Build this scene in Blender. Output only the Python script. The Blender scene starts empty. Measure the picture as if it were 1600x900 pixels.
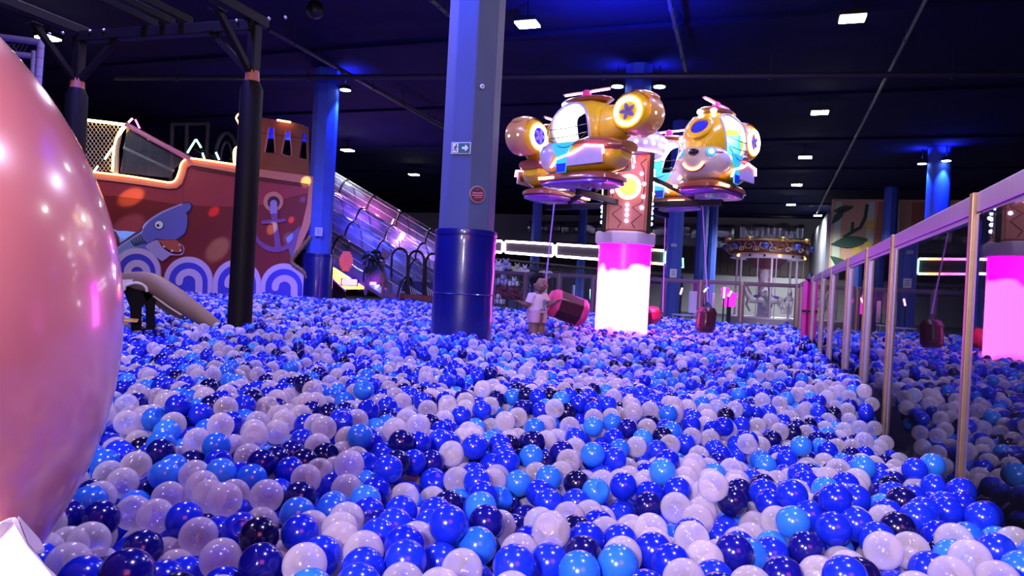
import bpy, bmesh, math, random
import numpy as np
from mathutils import Vector, Matrix, noise
R = math.radians
rnd = random.Random(7)
C = bpy.context.scene
COL = C.collection
# ------------------------------------------------------------------ camera
FPX, ROLL, CZ, S = 1120.0, R(3.0), 0.82, 0.40          # focal (px of 1600), roll, eye height, ball surface height
cam = bpy.data.objects.new('camera', bpy.data.cameras.new('camera')); COL.objects.link(cam); C.camera = cam
cam.data.sensor_width = 36; cam.data.lens = 36*FPX/1600; cam.data.clip_start = 0.02; cam.data.clip_end = 200
cam.location = (0, 0, CZ)
cam.matrix_world = Matrix.Translation((0, 0, CZ)) @ Matrix.Rotation(R(90), 4, 'X') @ Matrix.Rotation(ROLL, 4, 'Z')
AX = Vector((0.332, 0.943, 0)); PX = Vector((0.943, -0.332, 0))      # the hall's own axes
# ------------------------------------------------------------------ world, exposure
w = bpy.data.worlds.new('world'); C.world = w; w.use_nodes = True
w.node_tree.nodes['Background'].inputs[0].default_value = (0.05, 0.045, 0.16, 1)
w.node_tree.nodes['Background'].inputs[1].default_value = 0.10
C.view_settings.view_transform = 'Standard'; C.view_settings.look = 'None'
C.view_settings.exposure = 0.55; C.view_settings.gamma = 1.0
C.cycles.max_bounces = 6; C.cycles.transparent_max_bounces = 10; C.cycles.glossy_bounces = 3
C.cycles.caustics_reflective = False; C.cycles.caustics_refractive = False
# ------------------------------------------------------------------ large lights (ceiling lamps of the hall outside the frame, blue floods)
def lamp(kind, loc, energy, color, size=.3, target=None, spot=60, blend=.5, sy=None):
    l = bpy.data.lights.new('lamp', kind); l.energy = energy; l.color = color
    if kind == 'AREA':
        l.size = size
        if sy: l.shape = 'RECTANGLE'; l.size_y = sy
    else: l.shadow_soft_size = size
    if kind == 'SPOT': l.spot_size = R(spot); l.spot_blend = blend
    o = bpy.data.objects.new('lamp', l); COL.objects.link(o); o.location = loc
    if target is not None:
        o.rotation_euler = (Vector(target)-Vector(loc)).to_track_quat('-Z', 'Y').to_euler()
    return o
LAV = (0.80, 0.66, 1.0); BLU = (0.10, 0.10, 1.0)
for q in ((3.0, 5.6, 4.95), (-3.0, 6.9, 4.95), (1.3, 0.7, 4.95), (-3.4, 1.5, 4.95), (2.1, 10.2, 4.95), (-4.6, 11.2, 4.95)):     # the next lamps of the two rows, above the frame
    lamp('AREA', q, 80, LAV, .5, (q[0], q[1], 0))
lamp('AREA', (-1.9, -.7, 2.2), 52, (1.0, .82, .74), .5, (-.8, .8, .6))            # white lamp behind the viewer by the pink ball
lamp('AREA', (-.75, -1.5, 1.72), 96, (1.0, .86, .92), .35, (-.25, 1.6, .5))           # white lamp of the hall behind the viewer
lamp('AREA', (1.2, -2.2, 2.8), 34, (1.0, .16, .36), 1.6, (.6, 3, .4))             # pink neon sign behind the viewer
lamp('SPOT', (-3.2, 5.0, 4.9), 1000, BLU, .12, (-1.6, 8.0, .4), 120, .9)           # blue floods on the ceiling
lamp('SPOT', (3.6, 8.2, 4.9), 1000, BLU, .12, (3.0, 9.6, .4), 120, .9)
lamp('SPOT', (-4.6, 11.5, 4.9), 1000, BLU, .12, (-3.8, 12.6, .4), 110, .9)
lamp('SPOT', (0.9, 3.2, 4.9), 260, BLU, .12, (0.6, 3.6, .4), 115, .9)
lamp('SPOT', (-1.3, 5.6, 4.4), 330, (.03, .08, 1.0), .06, (-.42, 6.3, 2.6), 50, .6)   # blue spot over the near column
lamp('SPOT', (.05, 5.1, 4.5), 30, (.65, .72, 1.0), .06, (-.25, 6.2, 1.9), 50, .8)
lamp('SPOT', (-.3, 4.9, 4.4), 160, (.10, .30, 1.0), .06, (-.30, 5.5, .4), 34, .9)
# ------------------------------------------------------------------ helpers
def P(px, py, D):
    u = (px-800)/FPX; v = (450-py)/FPX; c = math.cos(ROLL); s = math.sin(ROLL)
    return Vector(((u*c-v*s)*D, D, (u*s+v*c)*D+CZ))
def G(px, py, z=S):
    u = (px-800)/FPX; v = (450-py)/FPX; wv = u*math.sin(ROLL)+v*math.cos(ROLL)
    return P(px, py, (z-CZ)/wv)
def M(name, col, rough=.5, metal=0, emit=None, es=0, var=.12, sc=12, bump=0, coat=0, alpha=1, spec=.5, trans=0, streak=None):
    m = bpy.data.materials.new(name); m.use_nodes = True; nt = m.node_tree; b = nt.nodes['Principled BSDF']
    b.inputs['Roughness'].default_value = rough; b.inputs['Metallic'].default_value = metal
    b.inputs['Coat Weight'].default_value = coat; b.inputs['Coat Roughness'].default_value = .08
    b.inputs['Alpha'].default_value = alpha; b.inputs['Specular IOR Level'].default_value = spec
    tc = nt.nodes.new('ShaderNodeTexCoord'); nz = nt.nodes.new('ShaderNodeTexNoise'); nz.inputs['Scale'].default_value = sc; nz.inputs['Detail'].default_value = 3
    src = tc.outputs['Object']
    if streak:
        mp = nt.nodes.new('ShaderNodeMapping'); mp.inputs['Scale'].default_value = streak; nt.links.new(src, mp.inputs[0]); src = mp.outputs[0]
    nt.links.new(src, nz.inputs['Vector'])
    mx = nt.nodes.new('ShaderNodeMix'); mx.data_type = 'RGBA'
    mx.inputs[6].default_value = tuple(max(0, c*(1-var)) for c in col)+(1,); mx.inputs[7].default_value = tuple(min(1, c*(1+var)) for c in col)+(1,)
    nt.links.new(nz.outputs['Fac'], mx.inputs[0]); nt.links.new(mx.outputs[2], b.inputs['Base Color'])
    if emit is not None:
        b.inputs['Emission Color'].default_value = tuple(emit)+(1,); b.inputs['Emission Strength'].default_value = es
    if bump:
        bp = nt.nodes.new('ShaderNodeBump'); bp.inputs['Strength'].default_value = bump; bp.inputs['Distance'].default_value = .02
        nt.links.new(nz.outputs['Fac'], bp.inputs['Height']); nt.links.new(bp.outputs[0], b.inputs['Normal'])
    return m
def glow(name, col, es): return M(name, (.8, .8, .8), .4, emit=col, es=es, var=.03)
class MB:
    def __init__(s): s.v = []; s.f = []
    def add(s, vs, fs):
        n = len(s.v); s.v += [Vector(v) for v in vs]; s.f += [tuple(i+n for i in f) for f in fs]; return s
    def box(s, c, d, X=None, Y=None, Z=None):
        X = Vector(X or (1, 0, 0)); Y = Vector(Y or (0, 1, 0)); Z = Vector(Z or (0, 0, 1)); c = Vector(c)
        vs = [c+X*(i*d[0]/2)+Y*(j*d[1]/2)+Z*(k*d[2]/2) for i in (-1, 1) for j in (-1, 1) for k in (-1, 1)]
        return s.add(vs, [(0, 1, 3, 2), (4, 6, 7, 5), (0, 4, 5, 1), (2, 3, 7, 6), (0, 2, 6, 4), (1, 5, 7, 3)])
    def bar(s, a, b, w_, h_=None, up=(0, 0, 1)):
        a = Vector(a); b = Vector(b); X = (b-a); L = X.length; X.normalize(); Y = Vector(up).cross(X)
        if Y.length < 1e-4: Y = Vector((1, 0, 0)).cross(X)
        Y.normalize(); return s.box((a+b)/2, (L, w_, h_ or w_), X, Y, X.cross(Y))
    def tube(s, path, r, seg=8, closed=False):
        p = [Vector(q) for q in path]; n = len(p); rings = []; up = None
        for i in range(n):
            if closed: t = p[(i+1) % n]-p[i-1]
            else: t = p[min(i+1, n-1)]-p[max(i-1, 0)]
            t.normalize()
            if up is None:
                up = Vector((0, 0, 1)) if abs(t.z) < .9 else Vector((1, 0, 0))
            up = (up-t*up.dot(t)); up.normalize(); sd = t.cross(up)
            rr = r[i] if isinstance(r, (list, tuple)) else r
            rings.append([p[i]+(up*math.cos(2*math.pi*k/seg)+sd*math.sin(2*math.pi*k/seg))*rr for k in range(seg)])
        return s.loft(rings, True, closed)
    def loft(s, rings, cap=True, closed=False):
        m = len(rings[0]); n = len(rings); b = len(s.v)
        for r_ in rings: s.v += [Vector(v) for v in r_]
        for i in range(n if closed else n-1):
            for k in range(m):
                a = b+i*m; c = b+((i+1) % n)*m; s.f.append((a+k, a+(k+1) % m, c+(k+1) % m, c+k))
        if cap and not closed:
            s.f.append(tuple(b+k for k in reversed(range(m)))); s.f.append(tuple(b+(n-1)*m+k for k in range(m)))
        return s
    def lathe(s, prof, c=(0, 0, 0), seg=24, T=None, cap=True):
        c = Vector(c); rings = []
        for r_, z in prof:
            ring = [Vector((r_*math.cos(2*math.pi*k/seg), r_*math.sin(2*math.pi*k/seg), z)) for k in range(seg)]
            rings.append([c+(T @ v if T else v) for v in ring])
        return s.loft(rings, cap)
    def prism(s, pts, d):
        p = [Vector(q) for q in pts]; d = Vector(d); n = len(p); b = len(s.v)
        s.v += p+[q+d for q in p]; s.f.append(tuple(b+i for i in range(n))); s.f.append(tuple(b+n+i for i in reversed(range(n))))
        for i in range(n): j = (i+1) % n; s.f.append((b+i, b+n+i, b+n+j, b+j))
        return s
    def ell(s, c, r_, T=None, seg=16, rg=10):
        c = Vector(c); r_ = (r_,)*3 if isinstance(r_, (int, float)) else r_
        rings = []
        for i in range(1, rg):
            a = math.pi*i/rg; ring = []
            for k in range(seg):
                q = Vector((r_[0]*math.sin(a)*math.cos(2*math.pi*k/seg), r_[1]*math.sin(a)*math.sin(2*math.pi*k/seg), -r_[2]*math.cos(a)))
                ring.append(c+(T @ q if T else q))
            rings.append(ring)
        b = len(s.v); s.loft(rings, False)
        lo = Vector((0, 0, -r_[2])); hi = Vector((0, 0, r_[2])); n = len(s.v)
        s.v += [c+(T @ lo if T else lo), c+(T @ hi if T else hi)]
        for k in range(seg):
            s.f.append((n, b+(k+1) % seg, b+k)); e = b+(rg-2)*seg; s.f.append((n+1, e+k, e+(k+1) % seg))
        return s
    def build(s, name, mat, parent=None, smooth=True, bevel=0, sub=0, ang=40, solid=0):
        me = bpy.data.meshes.new(name); me.from_pydata([tuple(v) for v in s.v], [], s.f)
        bm = bmesh.new(); bm.from_mesh(me); bmesh.ops.recalc_face_normals(bm, faces=bm.faces); bm.to_mesh(me); bm.free()
        if smooth:
            me.polygons.foreach_set('use_smooth', [True]*len(me.polygons)); me.set_sharp_from_angle(angle=R(ang))
        me.materials.append(mat); o = bpy.data.objects.new(name, me); COL.objects.link(o)
        if solid: md = o.modifiers.new('s', 'SOLIDIFY'); md.thickness = solid; md.offset = 0
        if bevel: md = o.modifiers.new('b', 'BEVEL'); md.width = bevel; md.segments = 2; md.limit_method = 'ANGLE'
        if sub: md = o.modifiers.new('u', 'SUBSURF'); md.levels = sub; md.render_levels = sub
        if parent is not None: par(o, parent)
        return o
def par(o, p):
    o.parent = p; q = p; off = Vector((0, 0, 0))
    while q is not None: off += Vector(q.location); q = q.parent
    if p.type == 'EMPTY': o.matrix_parent_inverse = Matrix.Translation(-off)
def tag(o, label, cat, group=None):
    o['label'] = label; o['category'] = cat
    if group: o['group'] = group
    return o
def thing(name, label, cat, loc=(0, 0, 0), group=None):
    o = bpy.data.objects.new(name, None); o.empty_display_size = .1; COL.objects.link(o); o.location = loc
    return tag(o, label, cat, group)
def struct(o): o['kind'] = 'structure'; return o
def copy_tree(o, parent=None):
    c = o.copy(); COL.objects.link(c)
    if parent is not None: c.parent = parent; c.matrix_parent_inverse = o.matrix_parent_inverse.copy()
    for ch in o.children: copy_tree(ch, c)
    return c
def arc(c, X, Y, r_, a0, a1, n=16):
    c = Vector(c); X = Vector(X); Y = Vector(Y)
    return [c+X*(r_*math.cos(R(a0+(a1-a0)*i/n)))+Y*(r_*math.sin(R(a0+(a1-a0)*i/n))) for i in range(n+1)]
def smooth_path(pts, n=6):
    p = [Vector(q) for q in pts]; out = []
    for i in range(len(p)-1):
        a = p[max(i-1, 0)]; b = p[i]; c = p[i+1]; d = p[min(i+2, len(p)-1)]
        for k in range(n):
            t = k/n; out.append(.5*((2*b)+(c-a)*t+(2*a-5*b+4*c-d)*t*t+(3*b-a-3*c+d)*t**3))
    return out+[p[-1]]
# ------------------------------------------------------------------ materials
m_black = M('black metal', (.012, .011, .013), .45, .3)
m_blackpad = M('black vinyl padding', (.007, .0055, .006), .55, spec=.10)
m_ceil = M('dark painted ceiling', (.007, .007, .045), .9, spec=.1, var=.5, sc=1.5, bump=.3)
m_floor = M('dark floor', (.03, .03, .06), .5, var=.3, sc=3)
m_pipe = M('dark painted pipe', (.02, .018, .05), .5)
m_col = M('grey blue painted column', (.06, .078, .155), .7, var=.18, sc=6, bump=.15, streak=(1, 1, .35))
m_colblue = M('blue painted column', (.04, .09, .55), .6, var=.2, sc=5)
m_padblue = M('dark blue vinyl pad', (.004, .005, .13), .32, var=.2, sc=5, bump=.15, coat=.5)
m_alu = M('brushed aluminium', (.55, .48, .52), .32, .9, var=.15, sc=30, streak=(1, 1, .05))
m_gold = M('bronze anodised post', (.30, .20, .13), .38, .8, var=.15, sc=30)
m_white = M('white plastic', (.8, .8, .82), .4)
m_steel = M('dark steel section', (.008, .006, .006), .5, spec=.15)
m_red = M('red gloss fibreglass', (.42, .05, .035), .3, coat=.4)
m_brownred = M('brown red fibreglass', (.30, .075, .045), .28, coat=.5)
m_yellow = M('yellow gloss fibreglass', (.92, .56, .02), .28, coat=.5, var=.1)
m_cream = M('pale lilac fibreglass', (.62, .52, .55), .3, coat=.4)
m_maroon = M('maroon vinyl bag', (.06, .008, .012), .35, coat=.3)
m_pinkvinyl = M('pink red vinyl', (.85, .06, .22), .4)
m_purplepad = M('lilac padded tube', (.32, .26, .72), .5)
m_ny = glow('warm yellow neon', (1.0, .62, .16), 9); m_no = glow('orange neon', (1.0, .40, .10), 7)
m_np = glow('pink neon', (1.0, .35, .62), 7); m_nw = glow('pink white neon', (1.0, .72, .95), 7); m_nm = glow('magenta neon', (1.0, .08, .75), 6)
m_nc = glow('cyan neon', (.25, .80, 1.0), 6); m_ng = glow('green neon', (.20, 1.0, .55), 6); m_nb = glow('blue neon', (.1, .2, 1.0), 6)
m_bulb = glow('white blue bulb', (.34, .50, 1.0), 9); m_lampw = glow('white lamp diffuser', (.92, .98, 1.0), 42); m_amber = glow('amber lamp', (1.0, .50, .08), 6)
def M_glass(name, tint, trans=.85, rough=.02, film=.0, ior=1.5):
    m = bpy.data.materials.new(name); m.use_nodes = True; nt = m.node_tree; nt.nodes.clear()
    out = nt.nodes.new('ShaderNodeOutputMaterial'); tr = nt.nodes.new('ShaderNodeBsdfTransparent'); gl = nt.nodes.new('ShaderNodeBsdfGlossy')
    fr = nt.nodes.new('ShaderNodeFresnel'); fr.inputs[0].default_value = ior; mx = nt.nodes.new('ShaderNodeMixShader')
    df = nt.nodes.new('ShaderNodeBsdfDiffuse'); df.inputs[0].default_value = tint+(1,); mf = nt.nodes.new('ShaderNodeMixShader')
    nz = nt.nodes.new('ShaderNodeTexNoise'); nz.inputs['Scale'].default_value = 3; mm = nt.nodes.new('ShaderNodeMath'); mm.operation = 'MULTIPLY'; mm.inputs[1].default_value = film*2
    nt.links.new(nz.outputs['Fac'], mm.inputs[0]); nt.links.new(mm.outputs[0], mf.inputs[0])
    tr.inputs[0].default_value = tuple(t*trans+(1-t)*0 if False else trans for t in tint)+(1,); gl.inputs['Roughness'].default_value = rough
    nt.links.new(tr.outputs[0], mf.inputs[1]); nt.links.new(df.outputs[0], mf.inputs[2])
    nt.links.new(fr.outputs[0], mx.inputs[0]); nt.links.new(mf.outputs[0], mx.inputs[1]); nt.links.new(gl.outputs[0], mx.inputs[2]); nt.links.new(mx.outputs[0], out.inputs[0])
    return m
m_glass = M_glass('barrier glass', (.5, .5, .7), .86, .01, .018, 1.9)
m_glassb = M_glass('thin barrier glass', (.5, .5, .7), .88, .01, .012, 1.18)
m_vinyl = M_glass('clear vinyl tunnel', (.60, .56, .85), .9, .12, .16, 1.6)
m_clearpanel = M_glass('clear plastic panel', (.4, .42, .6), .9, .08, .10, 1.4)
def M_ball(name, lo, hi, rough, transp=0., transl=0.):
    m = bpy.data.materials.new(name); m.use_nodes = True; nt = m.node_tree; b = nt.nodes['Principled BSDF']; out = nt.nodes['Material Output']
    oi = nt.nodes.new('ShaderNodeObjectInfo'); cr = nt.nodes.new('ShaderNodeMix'); cr.data_type = 'RGBA'
    cr.inputs[6].default_value = lo+(1,); cr.inputs[7].default_value = hi+(1,); nt.links.new(oi.outputs['Random'], cr.inputs[0])
    nt.links.new(cr.outputs[2], b.inputs['Base Color']); b.inputs['Roughness'].default_value = rough; b.inputs['Specular IOR Level'].default_value = .55
    if transp:
        b.inputs['Coat Weight'].default_value = .7; b.inputs['Coat Roughness'].default_value = .06
        tr = nt.nodes.new('ShaderNodeBsdfTransparent'); tr.inputs[0].default_value = (.93, .90, .97, 1)
        tl = nt.nodes.new('ShaderNodeBsdfTranslucent'); tl.inputs[0].default_value = (.80, .76, .88, 1)
        m1 = nt.nodes.new('ShaderNodeMixShader'); m1.inputs[0].default_value = transl; m2 = nt.nodes.new('ShaderNodeMixShader')
        # a thin shell: the longer path through it at the rim makes the rim denser
        lw = nt.nodes.new('ShaderNodeLayerWeight'); lw.inputs[0].default_value = .45
        mr = nt.nodes.new('ShaderNodeMapRange'); mr.inputs[3].default_value = transp; mr.inputs[4].default_value = .03
        nt.links.new(lw.outputs['Facing'], mr.inputs[0]); nt.links.new(mr.outputs[0], m2.inputs[0])
        nt.links.new(b.outputs[0], m1.inputs[1]); nt.links.new(tl.outputs[0], m1.inputs[2]); nt.links.new(m1.outputs[0], m2.inputs[1]); nt.links.new(tr.outputs[0], m2.inputs[2])
        nt.links.new(m2.outputs[0], out.inputs[0])
    return m
m_ball = [M_ball('translucent white ball', (.70, .63, .72), (.88, .82, .90), .22, .76, .30),
          M_ball('royal blue ball', (.003, .010, .50), (.008, .030, .74), .18),
          M_ball('sky blue ball', (.010, .10, .74), (.03, .21, .90), .20),
          M_ball('navy ball', (.003, .002, .04), (.005, .005, .24), .16)]
# ================================================================== structure
CEIL = 5.35
def hall(t, p, z): return Vector((1.38, 2.10, 0))+AX*t+PX*p+Vector((0, 0, z))     # metres along and across the hall, from the near barrier post
def slab(name, t0, t1, p0, p1, z0, z1, mat):
    c = hall((t0+t1)/2, (p0+p1)/2, (z0+z1)/2)
    return struct(MB().box(c, (abs(p1-p0), abs(t1-t0), abs(z1-z0)), PX, AX).build(name, mat, None, False))
slab('floor', -6, 42, -26, 18, -.1, 0, m_floor)
ceiling = slab('ceiling', -6, 42, -26, 18, CEIL, CEIL+.1, m_ceil)
for k in range(8):                                                                # shallow ribs under the slab
    t = 5+k*4.6
    struct(MB().box(hall(t, -4, CEIL-.03), (40, .10, .06), PX, AX).build('trim_%d' % (k+1), m_ceil, ceiling, False))
m_wallw = M('pale grey wall', (.42, .42, .45), .8, var=.12, sc=.8); m_wallb = M('brown corrugated wall', (.055, .035, .045), .7, var=.3, sc=2)
m_foil = M('crinkled silver foil', (.75, .72, .85), .28, .85, var=.2, sc=1.2, bump=1.0)
TW = 39.0                                                                         # far wall
wall = slab('wall_far', TW, TW+.2, -26, 9.5, 0, CEIL, m_wallw)
bw = MB()
for k in range(90): bw.box(hall(TW-.06, -25.8+k*.39, 2.95), (.36, .12, 1.5), PX, AX)
o = bw.build('cladding', m_wallb, wall, False); o['kind'] = 'stuff'
slab('wall_left', -6, TW, -26.2, -26, 0, CEIL, m_wallb)
slab('wall_right', -6, TW, 18, 18.2, 0, CEIL, m_wallb)
# foil wrapped ducts below the ceiling at the far wall
for (lab, p0, p1, z, r_, tt) in (('crinkled silver foil duct under the ceiling above the carousel', -2, 1.2, 4.55, .38, TW-.8), ('crinkled silver foil duct under the ceiling behind the neon signs', -14, -2.3, 4.5, .36, TW-.8), ('lower crinkled foil duct sagging behind the carousel roof', -4, 1.2, 3.85, .24, TW-.5)):
    rings = []
    for i in range(90):
        p = p0+(p1-p0)*i/89; c = hall(tt, p, z); ring = []
        for k in range(14):
            a = 2*math.pi*k/14; rr = r_*(1+.22*noise.noise(Vector((p*2.3, math.cos(a)*1.6, math.sin(a)*1.6+z)))+(.10 if i % 8 == 0 else 0)-(.05 if i % 2 else 0))
            ring.append(c+AX*(rr*math.cos(a))+Vector((0, 0, rr*math.sin(a))))
        rings.append(ring)
    tag(MB().loft(rings).build('foil_duct', m_foil, None, True, ang=25), lab, 'duct', 'foil ducts on the far wall')
# mural wall and the pale end of a booth beside it
MT = 28.5
mw = slab('wall_mural', MT, MT+.2, 1.75, 14, 0, CEIL-.35, M('pale orange mural wall', (.55, .33, .22), .7, var=.1, sc=2))
slab('wall_return', MT, TW, 1.6, 1.75, 0, CEIL-.9, M('pale blue grey booth wall', (.15, .15, .19), .6, var=.25, sc=.7))
def mp(p, z, d=.0): return hall(MT-.004-d, p, z)
m_mor = M('brown orange mural trunk', (.36, .13, .08), .7); m_mcr = M('pale green mural stripe', (.50, .58, .46), .7)
m_mgr = M('dark green mural leaf', (.02, .07, .05), .7); m_mye = M('yellow mural fruit', (.65, .45, .08), .7)
for (p, w_) in ((1.78, .35), (2.95, .35), (3.92, .26), (5.15, .3)):
    MB().prism([mp(p, .02), mp(p+w_, .02), mp(p+w_*.9, 4.9), mp(p+.1, 4.9)], -AX*.02).build('mural_stripe', m_mcr, mw, False)
for pts in ([(3.3, .02), (3.92, .02), (3.85, 2.4), (3.92, 4.9), (3.4, 4.9), (3.32, 3.6)], [(4.6, .02), (5.1, .02), (5.12, 4.9), (4.55, 4.9)]):
    MB().prism([mp(a, b) for a, b in pts], -AX*.03).build('mural_trunk', m_mor, mw, False)
MB().tube([mp(p, z, .02) for p, z in ((2.2, 3.5), (2.5, 3.7), (2.8, 3.9), (2.95, 4.3), (3.0, 4.8))], .06).build('mural_branch', m_mgr, mw)
MB().tube([mp(p, z, .02) for p, z in ((2.5, 3.7), (2.52, 4.1))], .05).build('mural_branch', m_mgr, mw)
for (p, z, L, a) in ((1.76, 3.2, 1.4, 10), (1.76, 2.75, 1.25, -36), (1.76, 4.0, .8, 55), (1.78, 4.5, .8, 15), (1.76, 2.0, .8, -60)):
    pts = []
    for k in range(20):
        t = k/19*2-1
        q = k if k < 10 else 19-k
        xx = L*(q/9.5); yy = (.16*L*math.sin(math.pi*min(1, q/9.5)))*(1 if k < 10 else -1)
        pts.append(mp(p+xx*math.cos(R(a))-yy*math.sin(R(a)), z+xx*math.sin(R(a))+yy*math.cos(R(a)), .03))
    MB().prism(pts, -AX*.02).build('mural_leaf', m_mgr, mw, False)
for (p, z, r_) in ((2.75, 2.95, .20), (3.15, 4.0, .2), (3.1, 3.2, .18)):
    MB().prism([mp(p+r_*math.cos(2*math.pi*k/14)*(1 if k % 2 else .8), z+r_*math.sin(2*math.pi*k/14)*(1 if k % 2 else .8), .04) for k in range(14)], -AX*.02).build('mural_fruit', m_mye, mw, False)
# ------------------------------------------------------------------ columns
def column(base, r_, mat, n=8, rot=0, top=CEIL):
    return struct(MB().lathe([(r_, 0), (r_, top)], base, n, Matrix.Rotation(rot, 3, 'Z')).build('column', mat, None, n > 10, bevel=.012 if n <= 10 else 0))
pil = P(724, 450, 6.32); pil.z = 0
column(pil, .245, m_col, 8, math.atan2(-pil.y, -pil.x)+R(2))
CB = P(497, 400, 15.6); CB.z = 0; column(CB, .27, m_colblue, 8, .35)
CM = P(998, 125, 14.2); CM.z = 0; column(CM, .27, m_colblue, 8, .2)
CR = P(1466, 300, 20.1); CR.z = 0; column(CR, .30, m_colblue, 24)
C5 = P(1052, 420, 18.5); C5.z = 0; column(C5, .21, m_colblue, 8, .35)
for (px, D, r_) in ((1094, 24, .20), (1111, 29, .18), (835, 25, .18), (907, 31, .19), (1387, 27, .25)):
    q = P(px, 420, D); q.z = 0; column(q, r_, m_colblue, 8, .35)
# lamps at the top of the columns wash them in blue
def col_lamp(base, r_, ang, lab, en=70):
    d = Vector((math.cos(ang), math.sin(ang), 0)); q = base+d*(r_+.14)+Vector((0, 0, CEIL-.42))
    t = thing('column_spotlight', lab, 'spotlight', q, 'blue spotlights at the column tops')
    MB().lathe([(.05, .10), (.12, .08), (.13, 0)], q, 14).build('housing', m_black, t)
    MB().lathe([(.115, -.012), (.115, -.002)], q, 14).build('lens', glow('blue white spot lens', (.45, .75, 1), 9), t)
    MB().bar(q+Vector((0, 0, .07)), q-d*.15+Vector((0, 0, .07)), .03).build('bracket', m_black, t, False)
    MB().bar(q+Vector((0, 0, .08)), Vector((q.x, q.y, CEIL)), .02).build('drop_rod', m_black, t, False)
    lamp('SPOT', q-Vector((0, 0, .03)), en*5, (.03, .10, 1), .04, base+d*r_*.9+Vector((0, 0, 2.2)), 62, .6)
    lamp('SPOT', q+Vector((0, 0, .14)), en*.5, (.03, .06, 1), .04, base+d*.7+Vector((0, 0, CEIL+.4)), 150, .9)
fc = lambda b: math.atan2(-b.y, -b.x)
col_lamp(CB, .27, fc(CB)+1.25, 'blue spotlight at the top of the column beside the ship bow', 160)
col_lamp(CM, .27, fc(CM)-1.5, 'left spotlight on the column top behind the helicopter ride', 90)
col_lamp(CM, .27, fc(CM)+1.5, 'right spotlight on the column top behind the helicopter ride', 90)
col_lamp(CR, .30, fc(CR)-1.35, 'spotlight on the left of the round blue column behind the barrier', 160)
col_lamp(CR, .30, fc(CR)+.35, 'spotlight on the front of the round blue column behind the barrier', 160)
lamp('SPOT', P(960, 60, 9.5), 2600, (.02, .04, 1), .1, P(960, -120, 10.5)+Vector((0, 0, 1)), 130, .9)
# ------------------------------------------------------------------ ceiling lights and pipes
def ceil_light(px, py, lab, w_=.30, rod=True):
    q = G(px, py, 5.0)
    t = thing('ceiling_light', lab, 'ceiling light', q, 'white LED ceiling lights')
    MB().box(q+Vector((0, 0, .05)), (w_+.04, w_*.8+.04, .08), PX, AX).build('housing', m_black, t, False, bevel=.01)
    MB().box(q, (w_, w_*.8, .03), PX, AX).build('diffuser', m_lampw, t, False)
    lamp('SPOT', q-Vector((0, 0, .04)), 150 if q.y < 24 else 2200, (.92, .96, .95), .12, q-Vector((0, 0, 3)), 150, .5)
    if rod: MB().tube([q+Vector((0, 0, .09)), Vector((q.x, q.y, CEIL))], .012).build('drop_rod', m_black, t)
for a in ((824, 38, 'white LED ceiling light above and just right of the near column'), (1332, 29, 'white LED ceiling light at top of picture, nearest of the right-hand row'), (543, 235, 'white LED ceiling light beside the blue column by the ship'),
          (647, 273, 'white LED ceiling light above the clear tunnel slide'), (1281, 176, 'white LED ceiling light second in the row above the glass barrier'), (1258, 246, 'white LED ceiling light third in the row above the glass barrier'),
          (1245, 289, 'white LED ceiling light fourth in the row above the glass barrier'), (1236, 320, 'white LED ceiling light fifth in the row above the glass barrier'), (1278, 337, 'white LED ceiling light by the corner of the mural wall'),
          (1224, 352, 'farthest white LED ceiling light over the carousel roof'), (777, 347, 'small far white LED ceiling light right of the near column'), (75, 60, 'white LED ceiling light above the lilac net frame')):
    ceil_light(*a, w_=.34 if a[0] not in (777, 1224) else .5)
def pipe(a, b, r_, lab, hang=6):
    a = Vector(a); b = Vector(b); t = thing('ceiling_pipe', lab, 'pipe', (a+b)/2, 'pipes under the dark ceiling')
    MB().tube([a+(b-a)*i/8 for i in range(9)], r_).build('pipe_run', m_pipe, t)
    for i in range(hang):
        q = a+(b-a)*((i+.5)/hang)
        MB().bar(q, Vector((q.x, q.y, CEIL)), .015).build('hanger', m_pipe, t, False)
        MB().lathe([(r_*1.35, -.02), (r_*1.35, .02)], q, 10, (b-a).to_track_quat('Z', 'Y').to_matrix()).build('coupling', m_pipe, t)
pipe(G(180, 122, 4.9), G(1640, 116, 4.9), .055, 'long dark pipe crossing the whole ceiling from side to side')
pipe(G(420, 46, 5.0), G(720, 215, 5.0), .04, 'dark ceiling pipe slanting down to the near column')
pipe(G(455, 66, 5.15), G(770, 236, 5.15), .03, 'thinner dark ceiling pipe alongside the slanting pipe')
pipe(G(1037, -40, 5.1), G(1073, 120, 5.1), .035, 'dark ceiling pipe running from the top edge towards the helicopter ride')
pipe(G(1462, -30, 5.1), G(1275, 335, 5.1), .035, 'long dark ceiling pipe running above the glass barrier')
pipe(G(640, -30, 5.1), G(715, 35, 5.1), .03, 'short stretch of ceiling pipe left of the near column')
# a small CCTV camera on the ceiling and one on the near column
# ================================================================== near column: pad, exit sign, badge
t = thing('column_pad', 'tall dark blue vinyl pad wrapped around the near column', 'pad', pil)
PT = 1.30
MB().lathe([(.262, 0), (.270, .05)]+[(.268+.004*math.sin(k*2.1), .1+k*.12) for k in range(10)]+[(.268, PT-.04), (.262, PT)], pil, 28).build('padding', m_padblue, t)
MB().lathe([(.272, PT-.05), (.275, PT-.03), (.272, PT), (.25, PT+.006)], pil, 28, None, False).build('top_band', m_padblue, t)
MB().lathe([(.271, .74), (.274, .745), (.271, .75)], pil, 28, None, False).build('seam', m_padblue, t)
def face_frame(base, r_, ang, z, off=0, n8=True):
    n = Vector((math.cos(ang), math.sin(ang), 0)); X = Vector((0, 0, 1)).cross(n)
    return base+n*(r_*(math.cos(R(22.5)) if n8 else 1)+.003)+X*off+Vector((0, 0, z)), X, n
af = math.atan2(-pil.y, -pil.x)+R(2)
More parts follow.
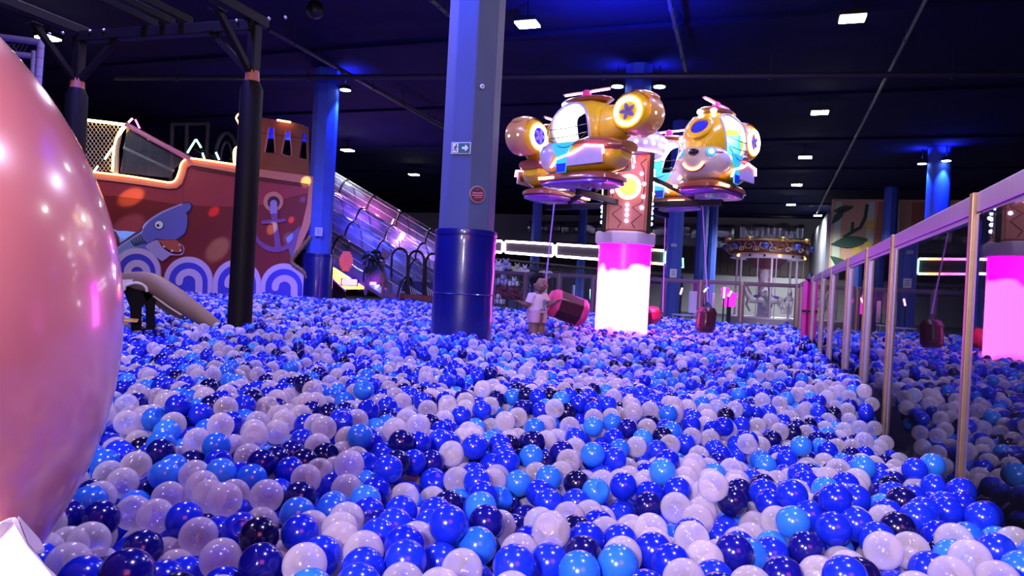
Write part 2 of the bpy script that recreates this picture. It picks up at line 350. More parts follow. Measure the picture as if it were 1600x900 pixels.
c_, X_, n_ = face_frame(pil, .245, af-R(22.5), 1.985, .0)
Z_ = Vector((0, 0, 1))
t = thing('exit_sign', 'green running man exit sign with white arrow on the near column', 'sign', c_)
MB().box(c_+n_*.004, (.176, .098, .008), X_, Z_, n_).build('frame', m_white, t, False, bevel=.002)
MB().box(c_+n_*.009, (.164, .086, .004), X_, Z_, n_).build('board', M('dark green sign', (.02, .13, .09), .5), t, False)
def on(x, z, d=.012): return c_+X_*x+Z_*z+n_*d
MB().box(on(-.048, 0), (.052, .078, .002), X_, Z_, n_).build('doorway', m_white, t, False)
mg = M('dark sign figure', (.03, .10, .09), .5)
MB().ell(on(-.040, .026, .014), (.008, .008, .008), None, 10, 6).tube([on(-.043, .016, .014), on(-.050, -.004, .014)], [.007, .006]).tube([on(-.050, -.004, .014), on(-.040, -.012, .014), on(-.040, -.030, .014)], .0042).tube([on(-.050, -.004, .014), on(-.057, -.016, .014), on(-.068, -.020, .014)], .0042).tube([on(-.043, .014, .014), on(-.033, .006, .014), on(-.026, .010, .014)], .0034).tube([on(-.045, .014, .014), on(-.058, .012, .014), on(-.063, .002, .014)], .0034).build('running_figure', mg, t)
MB().prism([on(x, z) for x, z in ((.012, -.010), (.042, -.010), (.036, -.024), (.048, -.024), (.070, 0), (.048, .024), (.036, .024), (.042, .010), (.012, .010))], n_*.002).build('arrow', m_white, t, False)
c_, X_, n_ = face_frame(pil, .245, af+R(22.5), 1.60, -.022)
t = thing('round_badge', 'small round maroon badge with pale lettering on the near column', 'sign', c_)
T_ = Matrix((X_, Z_, n_)).transposed()
MB().lathe([(.074, 0), (.074, .008), (.064, .010)], c_, 28, T_).build('rim', M('beaded grey rim', (.25, .22, .24), .5), t)
MB().lathe([(.064, .009), (.064, .011)], c_, 28, T_).build('disc', M('maroon badge', (.16, .015, .025), .5, var=.7, sc=45), t)
ml = M('pale pink badge lettering', (.6, .25, .32), .5)
for (z, x0, x1, h) in ((.012, -.048, .048, .013), (-.008, -.052, .050, .013), (-.026, -.03, .03, .008)):
    x = x0; b = MB()
    while x < x1:
        l = .006+.006*rnd.random(); b.box(on(x+l/2, z+.003*math.sin(x*60)), (l, h*(.7+.3*rnd.random()), .002), X_, Z_, n_); x += l+.003
    o = b.build('lettering', ml, t, False); o['kind'] = 'stuff'
MB().ell(on(0, .038, .012), (.014, .014, .003), T_, 12, 6).build('emblem', M('dark blue emblem', (.05, .06, .15), .5), t)
c_, X_, n_ = face_frame(pil, .245, af+R(22.5), 2.52, -.03)
t = thing('wall_camera', 'tiny white round sensor high on the near column', 'sensor', c_)
T_ = Matrix((X_, Z_, n_)).transposed()
MB().lathe([(.02, 0), (.02, .01), (.012, .014)], c_, 14, T_).build('body', m_white, t)
MB().ell(c_+n_*.014, .008, None, 10, 6).build('lens', m_black, t)
t = thing('column_pad', 'blue vinyl pad around the column beside the ship bow', 'pad', CB)
MB().lathe([(.33, 0), (.335, .1), (.335, 1.3), (.325, 1.34)], CB, 24).build('padding', m_padblue, t)
MB().lathe([(.337, 1.27), (.34, 1.29), (.337, 1.33)], CB, 24, None, False).build('top_band', m_padblue, t)
def paper(px, py, D, w_, h, lab, mat):
    q = P(px, py, D); t = thing('notice', lab, 'notice', q)
    MB().box(q, (w_, .01, h)).build('sheet', mat, t, False)
    b = MB()
    for k in range(3): b.box(q+Vector((0, -.007, h*(.25-.22*k))), (w_*.6, .003, h*.1))
    b.build('print', M('pale blue print', (.2, .25, .6), .6), t, False)['kind'] = 'stuff'
m_paper = M('pale blue paper', (.45, .48, .72), .6)
paper(498, 362, 15.28, .16, .18, 'small pale notice on the blue column beside the ship bow', m_paper)
paper(1052, 427, 18.2, .17, .22, 'white paper notice on the blue column right of the ride', m_white)
paper(1053, 383, 18.2, .14, .08, 'tiny pale plate above the paper notice on the column', m_paper)
# ================================================================== glass barrier
F0 = Vector((1.38, 2.10, 0)); FH = 1.18
ts = [-1.25, .065, 1.51, 2.45, 3.52, 4.93, 6.07, 7.63, 9.22, 10.75, 12.18]
m_frame = M('lilac aluminium frame', (.32, .25, .46), .36, .75, var=.15, sc=25, streak=(1, 1, .05))
m_frameb = M('dark brown violet frame', (.10, .065, .09), .4, .4, var=.15, sc=25)
def panel(a, b, lab, grp, posts=(1,), barred=False, turn=0, m_frame=m_frame, m_pane=m_glass):
    a = Vector(a); b = Vector(b); X = (b-a); L = X.length; X.normalize(); Y = Vector((0, 0, 1)).cross(X)
    t = thing('glass_barrier_panel' if not barred else 'barred_barrier_panel', lab, 'barrier', (a+b)/2, grp)
    def pt(x, z, d=0): return a+X*x+Vector((0, 0, z))+Y*d
    pw = .022
    MB().box(pt(0, FH/2), (.034, .060, FH), X, Y).build('post', m_gold, t, False, bevel=.004)
    MB().box(pt(L/2, FH-.032), (L-.05, .040, .062), X, Y).build('top_rail', m_frame, t, False, bevel=.005)
    MB().box(pt(L/2, .06), (L-.05, .040, .06), X, Y).build('bottom_rail', m_frame, t, False, bevel=.005)
    for x in (.036, L-.036): MB().box(pt(x, FH/2-.02), (.042, .036, FH-.09), X, Y).build('stile', m_frame, t, False, bevel=.004)
    for z in (FH-.070,): MB().box(pt(L/2, z), (L-.11, .022, .016), X, Y).build('glazing_bead', m_frame, t, False)
    if barred:
        for k in range(1, int(L/.085)): MB().tube([pt(k*.085, .08), pt(k*.085, FH-.07)], .008, 6).build('bar', m_black, t)
    else:
        MB().box(pt(L/2, FH/2), (L-.10, .008, FH-.14), Matrix.Rotation(R(turn), 3, 'Z') @ X, Matrix.Rotation(R(turn), 3, 'Z') @ Y).build('pane', m_pane, t, False)
nm = ['nearest', 'second', 'third', 'fourth', 'fifth', 'sixth', 'seventh', 'eighth', 'ninth', 'tenth']
for i in range(len(ts)-1):
    panel(F0+AX*ts[i], F0+AX*ts[i+1], nm[i]+' glass panel of the long barrier on the right of the ball pit', 'glass panels of the side barrier', turn=(1.3, .6)[i] if i < 2 else 0)
corner = F0+AX*ts[-1]
MB_c = thing('corner_post', 'bronze corner post where the side and back barriers meet', 'post', corner)
MB().box(corner+Vector((0, 0, FH/2)), (.09, .09, FH), PX, AX).build('shaft', m_gold, MB_c, False, bevel=.005)
MB().box(corner+Vector((0, 0, FH+.01)), (.10, .10, .02), PX, AX).build('cap', m_frame, MB_c, False, bevel=.004)
bp = [0, 1.02, 1.80, 2.52, 3.24, 3.96, 4.7, 5.45, 6.2, 6.95]
for i in range(9):
    a = corner-PX*bp[i]; b = corner-PX*bp[i+1]
    panel(b, a, nm[i]+(' glass panel' if i < 6 else ' panel, black barred,')+' from the corner along the back barrier', 'panels of the back barrier', barred=i >= 6, m_frame=m_frameb, m_pane=m_glassb)
q = P(1262, 500, 9.9); q.z = 0
t = thing('padded_post', 'magenta padded post with black strap against the far glass barrier', 'post', q)
m_mag = M('magenta vinyl padding', (.55, .03, .22), .4)
for d in (-.035, .035): MB().lathe([(.036, 0), (.042, .1), (.042, 1.08), (.03, 1.14)], q+PX*d, 14).build('pad_roll', m_mag, t)
MB().lathe([(.085, .70), (.085, .73)], q, 16).build('strap', m_black, t)
MB().lathe([(.03, 1.12), (.06, 1.16), (.02, 1.24)], q, 14).build('cap', m_black, t)
# ================================================================== helicopter ride
RC = P(970, 515, 8.72); RC.z = 0
t_r = tower = thing('ride_tower', 'glowing magenta and white ride tower with red lamp box and bulb crown', 'ride', RC)
def M_tube():
    m = M('lit magenta tube', (.5, .1, .5), .3); nt = m.node_tree; b = nt.nodes['Principled BSDF']
    tc = nt.nodes.new('ShaderNodeTexCoord'); sp = nt.nodes.new('ShaderNodeSeparateXYZ'); nt.links.new(tc.outputs['Object'], sp.inputs[0])
    nz = nt.nodes.new('ShaderNodeTexNoise'); nz.inputs['Scale'].default_value = 3.2; nt.links.new(tc.outputs['Object'], nz.inputs[0])
    ma = nt.nodes.new('ShaderNodeMath'); ma.operation = 'MULTIPLY_ADD'; ma.inputs[1].default_value = .45; nt.links.new(nz.outputs['Fac'], ma.inputs[0]); nt.links.new(sp.outputs['Z'], ma.inputs[2])
    cr = nt.nodes.new('ShaderNodeValToRGB'); mr = nt.nodes.new('ShaderNodeMapRange'); mr.inputs[1].default_value = .3; mr.inputs[2].default_value = 1.7
    nt.links.new(ma.outputs[0], mr.inputs[0]); nt.links.new(mr.outputs[0], cr.inputs[0])
    e = cr.color_ramp.elements; e[0].position = .20; e[0].color = (1, .04, .85, 1); e[1].position = .26; e[1].color = (1, .125, .92, 1)
    k = e.new(.71); k.color = (1, .125, .92, 1); k = e.new(.76); k.color = (1, .0, .9, 1)
    nt.links.new(cr.outputs[0], b.inputs['Emission Color']); b.inputs['Emission Strength'].default_value = 6.5
    return m
MB().lathe([(.315, 0), (.315, 1.42)], RC, 40).build('glowing_tube', M_tube(), t_r)
MB().lathe([(.30, 1.40), (.375, 1.41), (.385, 1.44), (.385, 1.54), (.36, 1.56), (.2, 1.56)], RC, 8, Matrix.Rotation(R(12), 3, 'Z')).build('collar', M('lilac white collar', (.80, .72, .92), .5), t_r, bevel=.01)
RA = R(-9)                                                                         # turn of the lamp box
def rf(k): a = RA+k*math.pi/2; return Vector((math.cos(a), math.sin(a), 0)), Vector((-math.sin(a), math.cos(a), 0))
bx, by = rf(0)
MB().box(RC+Vector((0, 0, 2.02)), (.54, .54, .93), bx, by).build('lamp_box', m_red, t_r, False, bevel=.02)
for k in range(4):
    n, s_ = rf(k)
    for sg in (-1, 1): MB().box(RC+(n+s_*sg)*.262+Vector((0, 0, 2.02)), (.05, .05, .95), bx, by).build('corner_strip', m_black, t_r, False, bevel=.006)
bulb0 = MB().ell((0, 0, 0), .022, None, 10, 6).build('bulb', m_bulb, t_r)
bulb_used = [False]
def bulb(pos, parent=None, sc=1):
    parent = parent or t_r
    if not bulb_used[0]: b = bulb0; bulb_used[0] = True
    else: b = bulb0.copy(); COL.objects.link(b)
    b.parent = parent; b.matrix_parent_inverse = Matrix.Identity(4)
    b.location = Vector(pos)-Vector(parent.location); b.scale = (sc,)*3
m_med = M('glowing orange medallion', (.8, .4, .1), .5, emit=(1, .45, .06), es=1.6, var=.6, sc=18); m_medrim = glow('yellow medallion rim', (1, .62, .12), 2.2)
m_face = M('pink red face panel', (.60, .16, .14), .35, var=.2, sc=4); m_dark = M('dark red line', (.12, .02, .04), .4)
for k in (3, 2, 0):                                                              # the faces that show: -y, -x, +x
    n, s_ = rf(k)
    def q(x, z, d=0): return RC+n*(.272+d)+s_*x+Vector((0, 0, z))
    MB().prism([q(x, z) for x, z in ((-.21, 1.58), (.21, 1.58), (.21, 2.42), (.12, 2.46), (-.12, 2.46), (-.21, 2.42))], n*.012).build('face_panel', m_face, t_r, False, bevel=.006)
    T_ = Matrix((s_, Vector((0, 0, 1)), n)).transposed()
    MB().lathe([(.150, .012), (.150, .03), (.115, .034)], q(0, 2.08), 28, T_).build('medallion_rim', m_medrim, t_r)
    MB().lathe([(.116, .030), (.08, .040), (.001, .044)], q(0, 2.08), 28, T_).build('medallion', m_med, t_r)
    for sg in (-1, 1):
        MB().tube([q(sg*x, z, .014) for x, z in ((.20, 2.42), (.13, 2.36), (.17, 2.30), (.19, 2.1), (.17, 1.9), (.06, 1.84), (.17, 1.76), (.06, 1.66), (.10, 1.60))], .006).build('scroll_line', m_dark, t_r)
    for x, z in ((-.04, 2.32), (.04, 2.32), (-.15, 2.24), (.15, 2.24), (-.185, 2.14), (.185, 2.12), (-.185, 2.02), (-.18, 1.90), (.18, 1.97), (.17, 1.84), (0, 1.87), (0, 1.81), (0, 1.75), (0, 1.68)): bulb(q(x, z, .022))
MB().lathe([(.25, 2.46), (.40, 2.50), (.42, 2.56), (.42, 2.70), (.36, 2.76), (.15, 2.80)], RC, 36).build('crown', M('lilac crown', (.45, .35, .6), .3, coat=.4), t_r)
MB().tube(arc(RC+Vector((0, 0, 2.50)), (1, 0, 0), (0, 1, 0), .41, 0, 345, 40), .012).build('crown_neon', m_np, t_r)
for k in range(24):
    a = 2*math.pi*k/24
    for z in (2.59, 2.67): bulb(RC+Vector((.425*math.cos(a+(z > 2.6)*.13), .425*math.sin(a+(z > 2.6)*.13), z)), None, .9)
# --- one dog faced helicopter car, built around its own origin: +X forward
def superring(x, hw, z0, z1, n=40, e=2.6):
    zc = (z0+z1)/2; hz = (z1-z0)/2; out = []
    for k in range(n):
        a = 2*math.pi*k/n; cx, sx = math.cos(a), math.sin(a)
        out.append(Vector((x, hw*math.copysign(abs(cx)**(2/e), cx), zc+hz*math.copysign(abs(sx)**(2/e), sx))))
    return out
def interp(tab, x):
    for a, b in zip(tab, tab[1:]):
        if a[0] <= x <= b[0]:
            t = (x-a[0])/(b[0]-a[0]); t = t*t*(3-2*t) if False else t
            return [p+(q-p)*t for p, q in zip(a, b)]
    return tab[-1] if x > tab[-1][0] else tab[0]
m_cyan = M('cyan lit seat plastic', (.05, .55, .80), .35, emit=(.03, .5, .85), es=.45, var=.06); m_seatb = M('blue footwell', (.01, .06, .55), .4)  # emission gives seat and footwell the cabin's LED glow
m_inner = M('white lit cabin lining', (.85, .85, .78), .5, emit=(.95, 1, .85), es=.75, var=.03); m_plum = M('purple gloss underside', (.22, .06, .42), .25, coat=.5)  # lining emission stands in for the LED light inside the cabin
m_glassblue = M('deep blue window', (.03, .03, .40), .12, emit=(.03, .03, .8), es=.35, coat=.6)
m_eye = glow('cyan white lit eye', (.55, .9, 1), 2.2); m_ring = glow('warm white ring lamp', (1, .74, .30), 6)
m_fan = M('violet fan blade', (.22, .14, .60), .4); m_nose = M('black gloss nose', (.01, .01, .02), .15, coat=.6)
m_orange = M('tan orange fibreglass', (.74, .38, .10), .28, coat=.5)
def helicopter(lab):
    t = thing('helicopter_car', lab, 'ride car', (0, 0, 0), 'dog faced helicopter cars on the ride')
    def deck(sc_, z): return [Vector((.02+.525*sc_*math.copysign(abs(math.cos(a))**.6, math.cos(a)), .298*sc_*math.copysign(abs(math.sin(a))**.6, math.sin(a)), z)) for a in [2*math.pi*k/36 for k in range(36)]]
    MB().loft([deck(.9, 0), deck(.95, .02), deck(.93, .05)]).build('underside_plate', m_plum, t)
    MB().loft([deck(.93, .045), deck(1.0, .06), deck(.99, .10), deck(.90, .135), deck(.74, .16)]).build('bumper', m_brownred, t)
    tb = [(-.56, .12, .30, .46), (-.46, .22, .20, .54), (-.25, .29, .16, .56), (.05, .32, .15, .54), (.25, .31, .15, .50), (.40, .24, .16, .44)]
    MB().loft([superring(x, *interp(tb, x)[1:]) for x in [-.56+i*.96/24 for i in range(25)]]).build('lower_body', m_yellow, t)
    MB().loft([superring(x, *interp([(-.60, .17, .40, .52), (-.44, .27, .36, .575), (-.22, .325, .40, .585), (-.02, .30, .42, .54)], x)[1:]) for x in [-.60+i*.58/14 for i in range(15)]]).build('saddle_cowl', m_brownred, t)
    mz = (Vector((.30, 0, .375)), (.27, .325, .245))
    MB().ell(mz[0], mz[1], None, 32, 18).build('muzzle', m_cream, t)
    def onm(y, z, d=.004):
        k = 1-((y/mz[1][1])**2+((z-mz[0].z)/mz[1][2])**2); return Vector((mz[0].x+mz[1][0]*math.sqrt(max(k, 0))+d, y, z))
    MB().ell(onm(0, .47, .01), (.045, .065, .045), None, 16, 10).build('nose', m_nose, t)
    MB().tube([onm(.125*math.sin(R(a)), .375-.115*math.cos(R(a)), .006) for a in range(-72, 73, 9)], .014).build('smile_lamp', m_amber, t)
    MB().tube([onm(.145*math.sin(R(a)), .365-.125*math.cos(R(a)), .002) for a in range(-68, 69, 9)], .012).build('lip', m_red, t)
    for sg in (-1, 1):
        c = onm(sg*.185, .47, 0); nn = Vector((c.x-mz[0].x, c.y*1.1, (c.z-mz[0].z)*1.2)).normalized(); T_ = nn.to_track_quat('Z', 'Y').to_matrix()
        e = MB().ell(c, (.06, .06, .014), T_, 18, 8).build('eye', m_cyan, t)
        MB().ell(c+nn*.008, (.036, .036, .014), T_, 14, 8).build('pupil', m_eye, e)
        MB().ell(c+Vector((-.07, sg*.055, -.005)), (.075, .02, .022), Matrix.Rotation(R(-sg*35), 3, 'Z') @ Matrix.Rotation(R(12), 3, 'Y'), 14, 8).build('cheek_stripe', m_brownred, t)
    tc_ = [(-.40, .18, .56, .92), (-.30, .27, .44, 1.00), (-.14, .32, .38, 1.06), (.06, .33, .37, 1.075), (.22, .30, .38, 1.04), (.33, .25, .42, .96), (.42, .18, .46, .84), (.48, .09, .50, .68)]
    nx, nk = 56, 72
    rings = [superring(x, *interp(tc_, x)[1:], n=nk, e=2.3) for x in [-.40+i*.88/(nx-1) for i in range(nx)]]
    def inside(v, g=0): xx = v.x-.04-(v.z-.70)*.16; return (abs(xx)/(.265+g))**2.5+(abs(v.z-.71)/(.30+g))**2.5 < 1
    mbs = MB().loft(rings)
    keep = [f for f in mbs.f if len(f) > 4 or not inside(sum((mbs.v[i] for i in f), Vector())/len(f))]
    mbs.f = keep; mbs.build('cabin_shell', m_yellow, t)
    ml_ = MB().loft([[Vector((.10+(v.x-.10)*.955, v.y*.955, .70+(v.z-.70)*.955)) for v in r_] for r_ in rings])
    ml_.f = [f for f in ml_.f if len(f) > 4 or not inside(sum((ml_.v[i] for i in f), Vector())/len(f))]
    ml_.build('cabin_lining', m_inner, t)
    for sg in (-1, 1):
        rim = []
        for k in range(40):
            a = 2*math.pi*k/40; z = .71+.30*math.copysign(abs(math.sin(a))**.8, math.sin(a)); x = .04+(z-.70)*.16+.265*math.copysign(abs(math.cos(a))**.8, math.cos(a))
            _, hw, z0, z1 = interp(tc_, x); u_ = min(1, abs((z-(z0+z1)/2)/((z1-z0)/2))); rim.append(Vector((x, sg*hw*(1-u_**2.3)**(1/2.3)*.985, z)))
        MB().tube(rim, .017, 8, True).build('door_rim', m_cream if sg > 0 else m_cream, t)
        MB().prism([Vector((x, sg*.318, z)) for x, z in ((-.06, .50), (.25, .50), (.18, .36), (.16, .13), (.03, .13), (.02, .36))], Vector((0, sg*.016, 0))).build('footwell', m_cyan, t, False, bevel=.004)
        MB().prism([Vector((x, sg*.334, z)) for x, z in ((.035, .135), (.155, .135), (.16, .24), (.03, .24))], Vector((0, sg*.006, 0))).build('step', m_seatb, t, False)
        for (z0, z1, sag) in ((.70, .68, .02), (.60, .57, .02), (.60, .55, .14)):
            MB().tube([Vector((-.225+i*.52/10, sg*(.315+.022*math.sin(math.pi*i/10)), z0+(z1-z0)*i/10-sag*math.sin(math.pi*i/10))) for i in range(11)], .005, 6).build('safety_cord', m_black, t)
        neon = [(.24, .20), (.17, .30), (-.07, .365), (-.22, .44), (-.46, .41), (-.47, .32)]
        side = lambda x, z, d: Vector((x, sg*(interp(tb, x)[1]+d), z))
        MB().prism([Vector((x, sg*.30, z)) for x, z in [(.23, .20), (.16, .29), (-.08, .355), (-.22, .425), (-.44, .40), (-.45, .22)]], Vector((0, sg*.026, 0))).build('side_panel', m_cream, t, False, bevel=.004)
        MB().tube([Vector((x, sg*.332, z)) for x, z in neon], .0125).build('side_neon', m_np, t)
        MB().box((-.36, sg*.31, .30), (.10, .02, .09)).build('side_hatch', m_brownred, t, False, bevel=.004)
        MB().bar((.22, sg*.298, .085), (.45, sg*.282, .085), .022, .032).build('amber_lamp', m_amber, t, False, bevel=.006)
        bulb((.27, sg*.085, 1.045), t, 1.7); bulb((-.928, sg*.075, .80), t, 1.1); bulb((-.905, sg*.07, .90), t, 1.1)
    MB().loft([superring(x, *interp([(-.78, .13, .66, .95), (-.58, .16, .60, .98), (-.38, .23, .48, .97), (-.20, .28, .42, 1.0)], x)[1:]) for x in [-.74+i*.40/12 for i in range(13)]]).build('tail_boom', m_yellow, t)
    Ty = Matrix.Rotation(R(90), 3, 'X'); dc = Vector((-.67, 0, .82))
    MB().lathe([(.15, -.205), (.20, -.20), (.232, -.16), (.24, -.08), (.24, .08), (.232, .16), (.20, .20), (.15, .205)], dc, 32, Ty).build('tail_drum', m_yellow, t)
    MB().lathe([(.243, -.155), (.262, -.10), (.265, .10), (.243, .155)], dc+Vector((-.015, 0, .012)), 32, Ty, False).build('drum_band', m_orange, t)
    MB().ell((-.76, 0, 1.045), (.17, .15, .055), Matrix.Rotation(R(-14), 3, 'Y'), 20, 10).build('drum_cap', m_orange, t)
    for sg in (-1, 1):
        MB().tube(arc(dc+Vector((0, sg*.205, 0)), (1, 0, 0), (0, 0, 1), .148, 0, 351, 39), .027, 8, True).build('ring_lamp', m_ring, t)
        MB().lathe([(.118, 0), (.118, .012)], dc+Vector((0, sg*.200, 0)), 24, Ty).build('fan_well', m_glassblue, t)
        for k in range(5):
            a = 2*math.pi*k/5; MB().ell(dc+Vector((.055*math.cos(a), sg*.216, .055*math.sin(a))), (.05, .006, .028), Matrix.Rotation(-a, 3, 'Y'), 10, 6).build('fan_blade', m_fan, t)
    wn = Vector((.80, 0, .55)).normalized(); T_ = Matrix((Vector((0, 1, 0)), wn.cross(Vector((0, 1, 0))), wn)).transposed(); wc = Vector((.415, 0, .80))
    MB().lathe([(.168, -.002), (.165, .016), (.145, .034), (.112, .034)], wc, 28, T_ @ Matrix.Diagonal((.92, 1.12, 1)), False).build('window_rim', m_yellow, t)
    MB().lathe([(.114, .018), (.07, .034), (.001, .040)], wc, 28, T_ @ Matrix.Diagonal((.92, 1.12, 1))).build('windscreen', m_glassblue, t)
    MB().box((-.20, 0, .62), (.05, .46, .40)).build('seat_back', m_cyan, t, False, bevel=.02)
    MB().box((-.02, 0, .45), (.34, .46, .07)).build('seat', m_cyan, t, False, bevel=.02)
    MB().ell((.0, 0, 1.075), (.34, .20, .05), None, 20, 8).build('roof_cap', m_brownred, t)
    h = MB().lathe([(.10, 1.09), (.06, 1.14), (.045, 1.21), (.02, 1.225)], (.02, 0, 0), 16).build('rotor_hub', m_pinkvinyl, t)
    for sg in (-1, 1):
        bl = MB().loft([[Vector((.02+sg*x, y, 1.205+z)) for y, z in ((-w_, 0), (0, -.012), (w_, 0), (0, .012))] for x, w_ in ((.02, .02), (.10, .04), (.26, .042), (.33, .03))]).build('rotor_blade', m_cream, t)
        MB().tube([Vector((.02+sg*x, 0, 1.190)) for x in (.03, .15, .31)], .010).build('blade_neon', m_np, bl)
    lamp_c = lamp('POINT', (.08, 0, .86), 5.5, (.75, 1, .92), .05); lamp_c.parent = t
    return t
heli = helicopter('front helicopter car with its ring-lit tail drum over the red lamp box')
RH = 1.06
spots = [(126, None), (36, 'helicopter car on the right facing the viewer with smiling dog face'), (216, 'rear helicopter car on the left with round lit tail drum'), (306, 'rear helicopter car mostly hidden behind the bulb crown')]
for k, (a, lab) in enumerate(spots):
    o = heli if k == 0 else copy_tree(heli)
    if lab: o['label'] = lab
    p = Vector((math.cos(R(a)), -math.sin(R(a)), 0)); hd = Vector((-math.sin(R(a)), -math.cos(R(a)), 0)) if False else Vector((-math.sin(R(a)), -math.cos(R(a)), 0))
    o.scale = (.94, .94, .87); o.location = RC+p*RH+Vector((0, 0, 1.97)); o.rotation_euler = (0, 0, math.atan2(hd.y, hd.x)-R(4))
    MB().bar(RC+p*.2+Vector((0, 0, 1.90)), RC+p*(RH+.12)+Vector((0, 0, 1.90)), .07, .07).build('arm', m_black, tower, False, bevel=.01)
    MB().bar(RC+p*.24+Vector((0, 0, 2.25)), RC+p*(RH-.22)+Vector((0, 0, 1.96)), .05).build('arm_brace', m_black, tower, False)
# --- padded bags swinging on ropes below the cars
def bag(c, axis, L, rr, top, lab, cw=.085, cm=None):
    c = Vector(c); axis = Vector(axis).normalized(); T_ = axis.to_track_quat('Z', 'Y').to_matrix()
    t = thing('padded_bag', lab, 'bag', c, 'padded bags hanging below the ride')
    MB().lathe([(rr*.80, -L/2), (rr, -L/2+.03), (rr*1.03, 0), (rr, L/2-.03), (rr*.80, L/2)], c, 8, T_ @ Matrix.Rotation(R(22), 3, 'Z')).build('body', m_maroon, t, True, bevel=.012, ang=30)
    for sg in (-1, 1): MB().lathe([(rr*1.03, L/2-cw), (rr*1.035, L/2-.03), (rr*.86, L/2+.004), (rr*.82, L/2+.02), (rr*.5, L/2+.028)], c, 8, T_ @ Matrix.Rotation(R(22), 3, 'Z') @ Matrix.Diagonal((1, 1, sg))).build('end_cap', cm or m_pinkvinyl, t)
    e = c+axis*(L/2+.02); e2 = e+axis*.07
    for sg in (-1, 1): MB().bar(e+T_.col[0]*sg*rr*.5, e2, .02, .005).build('strap', m_black, t, False)
    MB().tube([e2, Vector(top)], .008, 6).build('rope', M('violet rope', (.4, .3, .7), .7) if len(bpy.data.materials) and 'violet rope' not in bpy.data.materials else bpy.data.materials['violet rope'], t)
m_redlit = M('tube lit red vinyl', (.65, .03, .06), .35, coat=.3)  # brighter red puts the glowing tube's light into the rear bag's colour
bag(P(886, 481, 8.05), Vector((-1, -.25, .32)), .40, .165, P(866, 318, 7.8), 'maroon padded bag with pink ends swinging sideways beside the child', .065)
bag(P(1103, 500, 8.5), Vector((.08, .1, 1)), .25, .115, P(1098, 318, 8.3), 'maroon padded bag hanging on a pale rope right of the ride', .05, m_maroon)
bag(P(1010, 494, 9.6), Vector((.95, .2, .25)), .30, .12, P(1040, 330, 9.6), 'red padded bag peeping out behind the glowing tube', .12, m_redlit)
